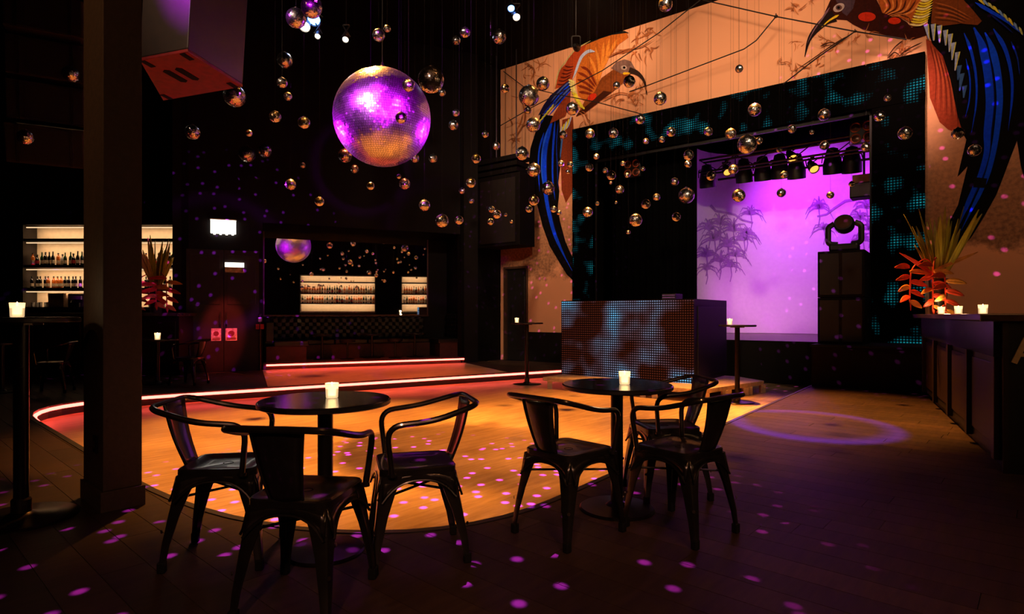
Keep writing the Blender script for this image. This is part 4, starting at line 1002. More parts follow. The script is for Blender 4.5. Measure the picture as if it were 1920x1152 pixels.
for u, v, d in BALLS:
    lim = 11.0 if u < 1600 else (8.3 if u < 1720 else 7.4)
    if 600 < u < 842 and v < 330 and (u, v) in ((766, 160), (752, 221), (808, 150)): cand = [(D, D * FPX / d) for D in (.10, .12, .25) if D * FPX / d < 6.2]
    else: cand = [(D, D * FPX / d) for D in (.05, .08, .10, .15, .20, .25, .30) if 4.8 < D * FPX / d < lim]
    if not cand: cand = [(0, 7.0)]
    if 600 < u < 842 and v < 330 and d < 30 and v > 100 and (u, v) not in ((766, 160), (752, 221)): cand = [c for c in cand if c[1] > 8.0] or [(0, 8.6)]
    D, y = cand[brnd.randrange(len(cand))]
    y *= brnd.uniform(.97, 1.03)
    for _ in range(60):       # keep neighbours apart in depth
        p = at(u, v, y)
        if all((p - q).length > (d / 2 * y / FPX + r2) * 1.15 and not (abs(p.x - q.x) < max(r2, d / 2 * y / FPX) + .02 and abs(p.y - q.y) < max(r2, d / 2 * y / FPX) + .02) for q, r2 in placed): break
        y *= brnd.uniform(.955, .985) if y > 5.6 else 1.3
    placed.append((p, d / 2 * y / FPX))
    rg = region(u, v); k = groups[rg].index((u, v, d))
    sz = 'tiny' if d < 12 else 'small' if d < 19 else 'middling' if d < 30 else 'large'
    place_ball(u, v, d, y, f'{sz} mirror ball, {nth(k)} of those hanging {rg}', 'small mirror balls', me_s if d < 30 else me_m)
place_ball(717, 221, 182, 7.2, 'great mirror ball glowing violet over the dance floor', None, me_b, True)

# ---------------------------------------------------------------- cables strung before the painted wall
def cable(pts, off, label):
    P3 = []
    for (u, v), o in zip(pts, off): P3.append(wallpt(u, v, o))
    t = tag(MB().tube(P3, .011, 6).build('rigging_cable', M_cable, smooth=True), label, 'cable')
cable([(1313, 0), (1235, 62), (1130, 132), (1000, 200), (938, 236)], (.4, .38, .34, .3, .26), 'long black cable running from the ceiling down to the wall corner')
cable([(1455, 31), (1418, 76), (1395, 92), (1215, 160), (1180, 172)], (.4, .4, .38, .34, .3), 'bent black cable from the upper node towards the left bird head')
cable([(1318, 0), (1455, 31), (1603, 59), (1700, 74)], (.42, .42, .42, .3), 'black cable running past two nodes to the right bird breast')
cable([(1603, 59), (1530, 110), (1468, 158)], (.42, .38, .34), 'thin cable descending from the second node to the portal top')
cable([(944, 134), (981, 162), (1040, 176), (1120, 192), (1203, 214)], (.3, .3, .28, .25, .2), 'black cable crossing behind the left bird to the portal corner')
for (u, v, r, lb) in ((1455, 31, .035, 'larger black ring joint where two cables meet'), (1603, 59, .026, 'smaller black ring joint beside the right bird beak')):
    p = wallpt(u, v, .42); t = empty('cable_joint', p, ANG_S, lb, 'joint')
    MB().lathe([(0, -r * .6), (r * .8, -r * .5), (r, 0), (r * .8, r * .5), (0, r * .6)], 14).build('hub', M_cable, t, smooth=True); MB().tube([(0, 0, r), (0, 0, r * 1.5)], r * .3, 6).build('eye', M_cable, t)

# ---------------------------------------------------------------- bird paintings on the stage wall
PM = {}
def paint(c):
    if c not in PM: PM[c] = P('wall_paint_%d_%d_%d' % c, rgb(*c), .8, var=.18, scale=25, spec=.08)
    return PM[c]
OFF = [0.003]
class Art:
    def __init__(s, label, ox, oy, sc): s.t = tag(empty('painted_bird' if 'bird' in label else 'painted_plants', wallpt(ox, oy), 0), label, 'mural'); s.ox, s.oy, s.sc = ox, oy, sc; s.org = s.t.location.copy(); s.lay = 0
    def P(s, x, y): return (s.ox + x / s.sc, s.oy + y / s.sc)
    def layer(s): s.lay += 1; return .003 + .0006 * s.lay
    def poly(s, name, pts, c, parent=None):
        off = s.layer(); W = [wallpt(*s.P(x, y), off) - s.org for x, y in pts]
        m = MB().slab(W, Vector((NS.x, NS.y, 0)) * -.002)
        return m.build(name, paint(c), parent or s.t)
    def strip(s, name, pts, w0, c, w1=None, n=10, parent=None, taper=True):
        """a brush stroke through the points, w0 wide at the start"""
        P_ = [Vector(p) for p in pts]; out = []
        # catmull-rom
        Q = [P_[0] * 2 - P_[1]] + P_ + [P_[-1] * 2 - P_[-2]]; C = []
        for i in range(1, len(Q) - 2):
            for k in range(n):
                t = k / n; a, b, d, e = Q[i - 1], Q[i], Q[i + 1], Q[i + 2]
                C.append(.5 * ((2 * b) + (d - a) * t + (2 * a - 5 * b + 4 * d - e) * t * t + (3 * b - a - 3 * d + e) * t ** 3))
        C.append(P_[-1]); L, Rr = [], []
        for i, p in enumerate(C):
            f = i / (len(C) - 1); tg = C[min(i + 1, len(C) - 1)] - C[max(i - 1, 0)]; tg = tg.normalized() if tg.length else Vector((1, 0)); nn = Vector((-tg.y, tg.x))
            ww = (w0 + ((w1 if w1 is not None else w0) - w0) * f) / 2
            if taper: ww *= min(1, f * 6 + .15, (1 - f) * 5 + .05)
            L.append(p + nn * ww); Rr.append(p - nn * ww)
        off = s.layer(); m = MB(); k = len(C)
        W = [wallpt(*s.P(*p), off) - s.org for p in L] + [wallpt(*s.P(*p), off) - s.org for p in Rr]
        d = Vector((NS.x, NS.y, 0)) * -.002
        m.add(W + [p + d for p in W], [(i, i + 1, k + i + 1, k + i) for i in range(k - 1)] + [(i, i + 1, 2 * k + i + 1, 2 * k + i) for i in range(k - 1)] + [(k + i, k + i + 1, 3 * k + i + 1, 3 * k + i) for i in range(k - 1)])
        return m.build(name, paint(c), parent or s.t)
    def ell(s, name, cx, cy, rx, ry, c, parent=None, rot=0):
        pts = []
        for k in range(18):
            q = 2 * PI * k / 18; x, y = rx * math.cos(q), ry * math.sin(q); pts.append((cx + x * math.cos(rot) - y * math.sin(rot), cy + x * math.sin(rot) + y * math.cos(rot)))
        return s.poly(name, pts, c, parent)
BLK, NAVY, BLUE, BLUL, YEL, PALE = (5, 4, 5), (18, 16, 70), (10, 64, 255), (40, 100, 255), (226, 214, 60), (178, 196, 232)
# plants painted in sepia
rs = random.Random(5)
def fronds(art, cx, cy, n, ln, c1, c2, spread=PI, a0=-PI / 2):
    for k in range(n):
        a = a0 + (rs.random() - .5) * spread; L_ = ln * rs.uniform(.5, 1.1); bend = rs.uniform(-.5, .5)
        x0, y0 = cx + rs.uniform(-1, 1) * ln * .5, cy + rs.uniform(-1, 1) * ln * .35
        p1 = (x0 + math.cos(a) * L_ * .5, y0 + math.sin(a) * L_ * .5); p2 = (x0 + math.cos(a + bend) * L_, y0 + math.sin(a + bend) * L_)
        art.strip('frond', [(x0, y0), p1, p2], ln * .1 * rs.uniform(.6, 1.4), c1 if k % 2 else c2, ln * .04, n=4)
SEP, SEP2 = (190, 118, 70), (158, 92, 52)
pl1 = Art('sepia palm fronds painted around the left painted motif', 930, 40, 4.609)
for cx, cy, n_, ln in ((340, 400, 9, 110), (300, 480, 6, 90), (220, 640, 6, 80), (180, 900, 7, 110), (160, 1010, 7, 100), (1260, 110, 8, 110), (1330, 70, 6, 100), (1180, 240, 7, 120), (1320, 260, 6, 110), (1150, 640, 9, 110), (1260, 600, 6, 100), (1230, 720, 6, 90), (1060, 640, 5, 90), (800, 850, 6, 100)):
    fronds(pl1, cx, cy, n_, ln, SEP, SEP2, PI * 1.6, rs.random() * 6)
for pts in ([(960, 310), (1100, 250), (1250, 220), (1370, 150)], [(900, 690), (1060, 620), (1180, 640)], [(250, 350), (330, 420), (300, 520)], [(230, 700), (250, 850), (170, 1000), (130, 1080)]): pl1.strip('branch', pts, 14, SEP2, 6)
pl2 = Art('sepia branches painted under the right painted motif', 1480, 0, 4.364)
for cx, cy, n_, ln in ((70, 360, 6, 70), (280, 330, 8, 80), (370, 370, 7, 80), (250, 500, 6, 90), (140, 560, 5, 80), (30, 580, 6, 80), (450, 330, 6, 80), (620, 290, 5, 80), (560, 320, 4, 60), (900, 400, 8, 90), (850, 450, 6, 80), (980, 360, 6, 90), (40, 60, 6, 110), (-60, 540, 5, 90), (200, 10, 4, 70)):
    fronds(pl2, cx, cy, n_, ln, SEP, SEP2, PI * 1.6, rs.random() * 6)
for pts in ([(520, 275), (400, 340), (280, 420), (150, 510), (0, 610)], [(250, 380), (330, 350), (420, 365)], [(800, 480), (860, 430), (910, 460)], [(1090, 345), (960, 410), (890, 470)], [(930, 330), (860, 390), (800, 470)]): pl2.strip('branch', pts, 12, (60, 32, 18), 6)
# left bird
A1 = Art('large painted bird with blue tail left of the portal', 930, 40, 4.609)
tail = [(960 + x / 3.716, 230 + y / 3.716) for x, y in ((330, -40), (200, -60), (165, 60), (128, 180), (118, 280), (140, 420), (172, 560), (212, 720), (262, 860), (330, 975), (380, 1058), (428, 1103), (428, 955), (372, 830), (335, 690), (318, 600), (330, 480), (322, 420), (338, 300), (342, 160), (335, 40))]
conv = lambda pts: [((u - 930) * 4.609, (v - 40) * 4.609) for u, v in pts]
A1.poly('side_plume', conv([(960 + x / 3.716, 230 + y / 3.716) for x, y in ((350, -20), (425, -40), (430, 60), (430, 470), (375, 560), (345, 470), (340, 250))]), (120, 52, 28))
A1.poly('tail', conv(tail), BLK)
q4 = lambda pts: conv([(960 + x / 3.716, 230 + y / 3.716) for x, y in pts])
k4 = 4.609 / 3.716
A1.strip('tail_feather', q4([(282, -20), (240, 120), (222, 250), (228, 380), (242, 540), (285, 740), (345, 890), (428, 1050)]), 50 * k4, BLUE, 14 * k4, n=8)
A1.strip('tail_feather', q4([(250, 40), (215, 180), (205, 320), (225, 500)]), 9 * k4, BLUL, 5 * k4)
A1.strip('tail_feather', q4([(290, 20), (252, 160), (242, 320), (258, 560), (320, 800)]), 6 * k4, NAVY, 4 * k4)
A1.strip('tail_feather', q4([(222, 70), (190, 190), (184, 320), (192, 480)]), 13 * k4, BLUE, 8 * k4)
A1.strip('tail_feather', q4([(300, -10), (285, 200), (283, 380), (300, 540)]), 16 * k4, BLUE, 8 * k4)
A1.strip('tail_feather', q4([(322, 0), (310, 150), (316, 320), (318, 460)]), 8 * k4, (14, 40, 150), 5 * k4)
A1.strip('tail_feather', q4([(352, 60), (345, 150), (335, 250)]), 14 * k4, (60, 110, 190), 8 * k4)
A1.poly('back_crest', [(690, 215), (760, 180), (900, 108), (960, 80), (1110, 82), (1150, 100), (1050, 130), (880, 170), (760, 215)], (14, 18, 20))  # black feather crest of the back
A1.poly('shoulder', [(600, 370), (640, 290), (700, 225), (780, 200), (760, 280), (720, 350), (690, 420), (655, 505), (600, 560), (505, 585), (520, 500), (550, 420)], (168, 66, 28))
A1.poly('wing_fan', [(780, 200), (900, 150), (1000, 118), (1130, 100), (1145, 140), (1060, 200), (1010, 270), (965, 330), (930, 400), (905, 480), (880, 570), (850, 640), (760, 690), (710, 640), (690, 520), (700, 400), (745, 310)], (190, 104, 36))
for i, (a, b_, c_) in enumerate((((870, 560), (800, 430), (730, 390)), ((860, 570), (780, 480), (705, 440)), ((850, 590), (770, 530), (700, 500)), ((840, 610), (770, 575), (705, 555)), ((845, 640), (780, 620), (715, 610)), ((880, 540), (850, 400), (800, 300)), ((890, 520), (890, 380), (860, 220)), ((900, 480), (920, 340), (930, 180)), ((910, 440), (950, 320), (980, 150)), ((930, 400), (985, 270), (1050, 150)))):
    A1.strip('wing_stripe', [a, b_, c_], 18, ((222, 140, 54), (120, 44, 20))[i < 5], 26)
for i in range(6): A1.strip('shoulder_bar', [(525 + i * 14, 545 - i * 32), (580 + i * 10, 545 - i * 30), (640 + i * 7, 500 - i * 22)], 14, (92, 30, 18), 8)
A1.strip('shoulder_edge', [(510, 580), (540, 440), (600, 350), (680, 250), (760, 200), (830, 160)], 12, (190, 180, 120), 8)
A1.poly('dark_wing', [(650, 500), (560, 565), (470, 640), (410, 725), (365, 812), (430, 790), (500, 740), (560, 690), (645, 600)], (22, 18, 60))
for i in range(4): A1.strip('wing_feather', [(645, 515 + i * 28), (560, 590 + i * 34), (470 - i * 6, 700 + i * 40)], 16, BLUE if i % 2 else (70, 90, 170), 8)
A1.poly('flank', [(645, 600), (640, 700), (600, 820), (465, 885), (500, 800), (560, 700)], (132, 56, 30))
A1.strip('wing_feather', [(520, 690), (430, 790), (380, 900)], 34, (16, 40, 170), 14)
A1.poly('body', [(1010, 420), (1100, 400), (1160, 455), (1100, 530), (1000, 612), (900, 690), (770, 790), (690, 822), (740, 740), (770, 680), (850, 610), (910, 490)], (128, 66, 26))
A1.poly('belly', [(1000, 612), (900, 690), (770, 790), (690, 822), (720, 780), (830, 690), (930, 600)], (60, 26, 14))
A1.ell('red_patch', 830, 655, 44, 26, (200, 50, 24), rot=-.6)
A1.poly('head', [(995, 405), (1040, 350), (1110, 328), (1165, 345), (1205, 415), (1150, 462), (1080, 452)], (120, 92, 84))
A1.ell('eye', 1105, 400, 26, 20, (180, 160, 150)); A1.ell('pupil', 1108, 400, 11, 11, BLK)
A1.strip('beak', [(1150, 420), (1225, 450), (1280, 520), (1305, 635)], 52, (46, 30, 24), 6, taper=False)
A1.strip('beak_line', [(1095, 452), (1160, 448)], 22, (226, 180, 30), 14)
A1.strip('nape_feather', [(855, 262), (800, 258), (745, 300), (715, 360), (690, 430), (660, 505)], 30, PALE, 16)
for i in range(11):
    f = i / 10; x, y = 655 + 75 * f * f + 10 * f, 515 + 225 * f
    A1.strip('collar_feather', [(x - 30 + 10 * f, y - 10), (x + 10, y + 4), (x + 26, y + 20)], 20, ((222, 216, 130), YEL)[i > 4], 14, n=5)
for i in range(5): A1.strip('rump_feather', [(650 - i * 20, 820 + i * 22), (630 - i * 18, 890 + i * 16), (610 - i * 14, 930 + i * 14)], 14, (PALE, YEL)[i % 2], 8, n=5)
for i in range(6): A1.strip('edge_feather', [(500 - i * 22, 715 + i * 26), (470 - i * 20, 760 + i * 24)], 16, (190, 190, 60), 10, n=4)
# right bird
A2 = Art('huge painted bird with long blue tail right of the portal', 1480, 0, 4.364)
r3 = lambda pts: [((1640 + x / 3.032 - 1480) * 4.364, (100 + y / 3.032) * 4.364) for x, y in pts]
px = lambda pts: [((u - 1480) * 4.364, v * 4.364) for u, v in pts]
A2.poly('side_plume', [(1118, 320), (1250, 370), (1340, 560), (1385, 800), (1415, 1010), (1400, 1100), (1300, 1060), (1230, 1000), (1150, 800), (1128, 450)], (146, 58, 36))
for i in range(9): A2.strip('plume_streak', [(1150 + i * 18, 350 + i * 22), (1200 + i * 19, 600 + i * 20), (1190 + i * 24, 900 + i * 15)], 10, ((98, 34, 22), (176, 84, 50))[i % 2], 5)
body = px([(1745, -8), (1738, 55), (1748, 82), (1768, 105), (1782, 150), (1795, 215), (1806, 252), (1812, 262), (1795, 332), (1814, 312), (1806, 345), (1796, 385), (1778, 420), (1772, 450), (1764, 482), (1776, 497), (1790, 480), (1822, 444), (1846, 405), (1868, 366), (1882, 330), (1893, 300), (1907, 264), (1914, 310), (1922, 340), (1930, 345), (1940, 120), (1935, -8)])
A2.poly('tail', body, BLK)
A2.poly('head_and_breast', [(350, -30), (700, -30), (760, 90), (880, 130), (960, 180), (1000, 225), (1110, 205), (1135, 285), (1020, 322), (880, 312), (760, 282), (600, 240), (520, 200), (470, 165), (400, 160), (320, 150), (290, 100)], (52, 18, 12))
A2.strip('beak', [(370, 130), (300, 165), (220, 240), (160, 330), (126, 465)], 100, (30, 18, 20), 6, taper=False)
A2.strip('beak_ridge', [(330, 60), (270, 150), (200, 250), (140, 370)], 16, (120, 90, 110), 5)
A2.strip('gape', [(405, 122), (330, 165), (260, 225)], 20, (226, 196, 40), 6)
A2.poly('crown', [(370, -20), (545, -20), (520, 70), (470, 130), (430, 100), (440, 40), (390, 20)], (70, 52, 66))
A2.ell('eye', 405, 62, 50, 32, (176, 160, 160), rot=-.5); A2.ell('iris', 405, 62, 26, 22, (90, 60, 60)); A2.ell('pupil', 403, 62, 12, 12, BLK)
A2.ell('red_patch', 635, 137, 72, 38, (196, 46, 22)); A2.ell('red_patch', 860, 170, 52, 28, (206, 50, 22))
A2.poly('neck_fan', [(715, -30), (1080, -30), (1040, 100), (1000, 190), (960, 165), (900, 140), (760, 105)], (176, 90, 36))
for i in range(9): A2.strip('fan_stripe', [(770 + i * 8, 105 + i * 4), (800 + i * 24, 50 + i * 6), (760 + i * 40, -25 + i * 3)], 12, ((222, 140, 70), (84, 36, 18))[i % 2], 16)
for i in range(5): A2.strip('fan_stripe', [(820 + i * 20, 120), (930 + i * 12, 115 + i * 8), (1000 - i * 3, 180 + i * 6)], 9, ((84, 36, 18), (222, 140, 70))[i % 2], 7)
A2.poly('wing_patch', [(1175, -30), (1400, -30), (1500, 80), (1575, 172), (1540, 205), (1400, 192), (1260, 212), (1160, 190)], (112, 56, 24))
for i in range(8): A2.strip('wing_streak', [(1190, 20 + i * 20), (1330, 60 + i * 16), (1500 - i * 12, 150 + i * 6)], 9, ((168, 92, 44), (70, 34, 16))[i % 2], 5)
for i in range(10):
    f = i / 9; A2.strip('collar_feather', [(1075 - 90 * f ** .8, 22 * i), (1120 - 50 * f, 22 * i + 8), (1180 - 45 * f ** 2, 22 * i - 26)], 19, (230, 212, 52) if i % 3 else (236, 226, 150), 12, n=6)
SF = [(1120, 205, 1140, 318), (1178, 200, 1180, 335), (1230, 212, 1228, 352), (1278, 250, 1278, 372), (1318, 282, 1308, 425), (1345, 352, 1330, 492), (1378, 430, 1355, 578), (1392, 540, 1378, 655), (1415, 605, 1392, 745), (1436, 705, 1425, 800)]
for i, (x0, y0, x1, y1) in enumerate(SF):
    c = (158, 176, 224) if i < 7 else (54, 92, 150)
    A2.poly('scale_feather', [(x0 - 22, y0), (x0 + 20, y0 - 8), (x1 + 6, y1), (x1 - 4, y1)], c)
    if i < 7: A2.poly('scale_edge', [(x0 + 12, y0 - 6), (x0 + 22, y0 - 8), (x1 + 8, y1 - 8), (x1 + 2, y1 - 10)], (214, 210, 90))
def R2(p): return p
mainl = [(1510, 225), (1580, 380), (1625, 600), (1640, 850), (1620, 1080)] + r3([(640, 560), (605, 690), (555, 800), (500, 920), (455, 1040)])
A2.strip('tail_feather', mainl, 84, BLUE, 34, n=8)
mainr = [(1600, 265), (1660, 400), (1705, 600), (1722, 820), (1700, 1060)] + r3([(675, 560), (645, 680), (600, 790), (545, 900), (490, 1010)])
A2.strip('tail_feather', mainr, 66, (12, 72, 255), 26, n=8)
A2.strip('feather_shaft', [(1570, 250), (1630, 420), (1668, 640), (1680, 860), (1655, 1090)] + r3([(655, 570), (620, 690), (572, 795), (520, 915)]), 12, (8, 10, 60), 6, n=8)
A2.poly('tail_band', r3([(572, 705), (640, 712), (628, 766), (558, 762)]), (14, 14, 18))
A2.strip('tail_feather', [(1430, 270), (1490, 430), (1528, 640), (1528, 850), (1490, 1090)], 30, BLUE, 10)
A2.strip('tail_feather', [(1445, 480), (1478, 650), (1472, 820), (1440, 960)], 16, BLUE, 8)
A2.strip('tail_feather', [(1670, 235), (1765, 400), (1815, 600), (1822, 800), (1790, 1075)], 42, BLUE, 12)
A2.strip('tail_feather', [(1815, 340), (1865, 470), (1885, 620)], 16, (16, 50, 180), 6)
A2.strip('tail_feather', [(1520, 20), (1650, 95), (1790, 180), (1920, 290)], 34, BLUE, 20)
A2.strip('tail_feather', [(1650, 120), (1750, 200), (1830, 270)], 16, (14, 30, 120), 8)
for i in range(9):
    f = i / 8; A2.strip('back_feather', [(1560 + 340 * f - 20, -20 + 240 * f ** 1.3), (1600 + 310 * f, 40 + 250 * f ** 1.3)], 24, (YEL, (120, 160, 220), (190, 200, 110))[i % 3], 12, n=4)
# palms painted on the backdrop (thin painted strokes standing just off the cloth)
def cyc_hit(u, v):
    k = (u - 960) / FPX; best = None
    for i in range(len(CYCP) - 1):
        a, b_ = S3(CYCP[i][0], -CYCP[i][1], 0), S3(CYCP[i + 1][0], -CYCP[i + 1][1], 0)
        den = (b_.x - a.x) - k * (b_.y - a.y)
        if abs(den) < 1e-9: continue
        t = (k * a.y - a.x) / den
        if -1e-6 <= t <= 1 + 1e-6:
            p = a.lerp(b_, t)
            if best is None or p.y < best.y: best = p
    return best
bdinv = (Matrix.Translation((0, YS0, 0)) @ Matrix.Rotation(ANG_S, 4, 'Z')).inverted()
def cstroke(name, P_, w0, w1):
    L, Rr = [], []
    for i, (u, v) in enumerate(P_):
        f = i / (len(P_) - 1); a = Vector(P_[max(i - 1, 0)]); b_ = Vector(P_[min(i + 1, len(P_) - 1)]); tg = (b_ - a).normalized(); nn = Vector((-tg.y, tg.x)) * (w0 + (w1 - w0) * f) / 2
        for lst, sg in ((L, 1), (Rr, -1)):
            q = Vector((u, v)) + nn * sg; h = cyc_hit(q.x, q.y)
            if h is None: return
            z = CAMZ - (q.y - HZ) / FPX * h.y; p = Vector((h.x, h.y, z)); p = p + (Vector((0, 0, CAMZ)) - p).normalized() * .012; lst.append(bdinv @ p)
    k = len(L); m = MB(); m.add(L + Rr, [(i, i + 1, k + i + 1, k + i) for i in range(k - 1)]); o = m.build(name, M_cycpaint, bd); s_ = o.modifiers.new('t', 'SOLIDIFY'); s_.thickness = .003
def palm(u, v, s, n=11):
    s *= 1.45
    for k in range(n):
        a = -PI / 2 + (k - (n - 1) / 2) * 3.3 / n + rs.uniform(-.12, .12); L_ = s * rs.uniform(.75, 1.1); dr = s * .5 * abs(math.cos(a)) + s * .1
        cstroke('palm_frond', [(u, v), (u + math.cos(a) * L_ * .35, v + math.sin(a) * L_ * .45), (u + math.cos(a) * L_ * .75, v + math.sin(a) * L_ * .7 + dr * .4), (u + math.cos(a) * L_, v + math.sin(a) * L_ * .7 + dr * 1.1)], s * .13, s * .02)
    cstroke('palm_trunk', [(u, v), (u + 2, v + s * .6), (u - 1, v + s * 1.1)], s * .07, s * .05)
cstroke('palm_trunk', [(1332, 385), (1342, 396), (1360, 399), (1378, 403), (1392, 413), (1412, 418)], 5, 3)
palm(1408, 402, 20); palm(1400, 440, 20); palm(1350, 420, 22); palm(1375, 432, 24); palm(1395, 450, 22); palm(1340, 450, 24); palm(1365, 462, 24); palm(1330, 430, 22); palm(1350, 490, 22); palm(1380, 480, 20); palm(1325, 480, 24); palm(1325, 505, 18); palm(1370, 500, 18)
cstroke('palm_trunk', [(1606, 374), (1585, 377), (1565, 390), (1550, 402), (1532, 406)], 5, 3)
palm(1535, 390, 22); palm(1625, 390, 22); palm(1612, 410, 22); palm(1630, 430, 22); palm(1545, 430, 18); palm(1618, 450, 20)
# ---------------------------------------------------------------- bars
def make_bottle(kind):
    t = empty('bottle')
    if kind == 'tall': pr = [(.0, 0), (.034, 0), (.036, .01), (.036, .17), (.030, .20), (.014, .235), (.013, .30), (.015, .302), (.015, .315), (0, .315)]
    elif kind == 'squat': pr = [(0, 0), (.042, 0), (.045, .01), (.045, .15), (.03, .18), (.016, .195), (.016, .235), (.02, .237), (.02, .27), (0, .27)]
    else: pr = [(0, 0), (.036, 0), (.038, .01), (.040, .19), (.032, .215), (.015, .235), (.015, .27), (.018, .272), (.018, .30), (0, .30)]
    return t, pr
BT = {}
def bottle_meshes(kind, mat, lab):
    key = (kind, mat.name, lab.name if lab else '')
    if key not in BT:
        _, pr = kind, None
        t, pr = make_bottle(kind); bpy.data.objects.remove(t)
        body = MB().lathe(pr[:-3], 14).mesh('glass', mat, True)
        capm = MB().lathe([pr[-3], pr[-2], pr[-1]] if pr[-3][0] else pr[-3:], 10).mesh('cap', M_cap, True)
        lb = MB().lathe([(pr[2][0] + .0012, .045), (pr[2][0] + .0015, .12)], 14).mesh('label', lab, True) if lab else None
        BT[key] = (body, capm, lb)
    return BT[key]
def bottle(loc, kind, mat, lab, label, group, sc=1.0):
    b_, c_, l_ = bottle_meshes(kind, mat, lab); t = empty('bottle', loc, random.random() * 6, label, 'bottle', group); t.scale = (sc,) * 3
    link('glass', b_, t); link('cap', c_, t)
    if l_: link('paper_label', l_, t)
def back_bar(label, x0, x1, d, zs, ztop, loc, rz, lights, power):
    """shelving with a lit cream back; local x along, y backwards"""
    t = empty('back_bar', loc, rz, label, 'shelving')
    MB().box(x0, x1, d - .03, d, 0, ztop).build('back_panel', M_barback, t)
    MB().box(x0 - .04, x0, 0, d, 0, ztop).build('side_panel', M_shelf, t); MB().box(x1, x1 + .04, 0, d, 0, ztop).build('side_panel', M_shelf, t)
    for z in zs[1:]: MB().box(x0, x1, .02, d - .03, z - .06, z).build('shelf', M_shelf, t)
    MB().box(x0, x1, -.12, d - .03, zs[0] - .06, zs[0]).build('back_counter', M_stainless, t)
    MB().box(x0, x1, 0, d - .03, 0, zs[0] - .06).build('cupboard', M_barwood, t)
    MB().box(x0 - .04, x1 + .04, 0, d, ztop, ztop + .05).build('top_panel', M_shelf, t)
    mt = Matrix.Translation(Vector(loc)) @ Matrix.Rotation(rz, 4, 'Z')
    for z in lights:
        MB().box(x0 + .03, x1 - .03, .05, .08, z - .02, z).build('light_strip', M_strip, t)
        o = area('shelf_light', mt @ Vector(((x0 + x1) / 2, .10, z - .03)), mt @ Vector(((x0 + x1) / 2, .35, z - .5)), (1, .68, .40), power, x1 - x0 - .1, .06, 150)
        o.rotation_euler = (mt.to_3x3() @ Matrix.Rotation(R(40), 3, 'X')).to_euler()
    return t
LBX0, LBX1 = -10.74, -7.26
lb_ = back_bar('left bar shelving with lit cream back panel and rows of bottles', LBX0, LBX1, .42, [1.31, 1.735, 2.24, 2.82], 3.12, (0, 13.0, 0), 0, (3.08, 2.74, 2.15, 1.66), 9)
KINDS = [('tall', M_glassdk, M_labelc, 'dark'), ('round', M_glassam, M_labelc, 'amber'), ('squat', M_glassdk, M_labelr, 'black'), ('tall', M_glassgr, M_labelc, 'green'), ('round', M_glassdk, M_labelc, 'dark'), ('squat', M_glasscl, M_labelc, 'pale')]
kr = random.Random(21)
def row(z, x0, x1, step, where, side, amber=None):
    n_ = int((x1 - x0) / step)
    for i in range(n_):
        k = kr.choice(KINDS) if amber is None else (KINDS[1] if amber[0] <= i < amber[1] else KINDS[4])
        idx = i if side == 'left' else n_ - 1 - i
        bottle((x0 + step * (i + .5), 13.0 + .17 + kr.uniform(-.03, .03), z), k[0], k[1], k[2], f'{k[3]} bottle, {nth(idx, side)} on the {where}', 'bottles of the left bar', .88 if amber else kr.uniform(.86, 1.02))
row(2.24, -10.70, -9.36, .092, 'upper bar shelf left of the column', 'left'); row(1.735, -10.70, -9.36, .088, 'lower bar shelf left of the column', 'left', (4, 8))
row(2.24, -8.20, -7.30, .092, 'upper bar shelf behind the plant', 'right'); row(1.735, -8.20, -7.30, .09, 'lower bar shelf behind the plant', 'right', (2, 5))
# glasses, box and machine on the back counter
def tumbler(x, y, z, label, mat=M_glasscl):
    t = empty('tumbler', (x, y, z), 0, label, 'glass', 'tumblers'); MB().lathe([(0, 0), (.03, 0), (.038, .11), (.035, .11), (.028, .01), (0, .008)], 14).build('glass', mat, t, smooth=True); MB().lathe([(.0355, .1), (.039, .1), (.039, .108), (.0355, .108)], 14).build('rim', mat, t)
for i in range(6): tumbler(-10.62 + i * .085, 13.12 + (i % 2) * .05, 1.31, f'clear tumbler, {nth(i)} on the left bar back counter')
bx_ = empty('card_box', (-10.02, 13.0, 1.31), 0, 'brown square box on the left bar back counter', 'box'); MB().box(-.17, .17, 0, .2, 0, .30).build('body', M_box, bx_, bevel=.006); MB().box(-.172, .172, -.002, .202, .24, .305).build('lid', M_box, bx_, bevel=.004)
mc = empty('coffee_machine', (-9.62, 13.0, 1.31), 0, 'steel machine beside the brown box on the left bar', 'machine'); MB().box(-.18, .18, .05, .3, 0, .3).build('body', M_stainless, mc, bevel=.02); MB().box(-.12, .12, -.01, .06, 0, .1).build('drip_tray', M_can, mc); MB().box(-.14, .14, .02, .06, .17, .25).build('front_panel', M_white, mc); MB().tube([(-.06, .05, .16), (-.06, .0, .15), (-.06, -.02, .1)], .012, 8).build('spout', M_stainless, mc)
for i in range(4): tumbler(-8.02 + i * .1, 13.12, 1.31, f'clear tumbler, {nth(i)} of four behind the bar plant')
# left bar counter
lc = empty('bar_counter', (0, 0, 0), 0, 'dark wooden bar counter in the far left corner', 'counter')
MB().box(-10.9, -6.24, 11.05, 11.75, 1.12, 1.18).build('counter_top', M_bartop, lc, bevel=.006)
MB().box(-10.9, -6.3, 11.2, 11.7, .1, 1.12).build('body', M_barwood, lc); MB().box(-10.9, -6.3, 11.24, 11.68, 0, .1).build('plinth', M_can, lc)
for k in range(5): MB().box(-10.8 + k * .9, -9.96 + k * .9, 11.185, 11.2, .2, 1.02).build('front_panel', M_barwood, lc, bevel=.006)
MB().tube([(-10.8, 11.1, .22), (-6.4, 11.1, .22)], .022, 8).build('foot_rail', M_steel, lc, smooth=True)
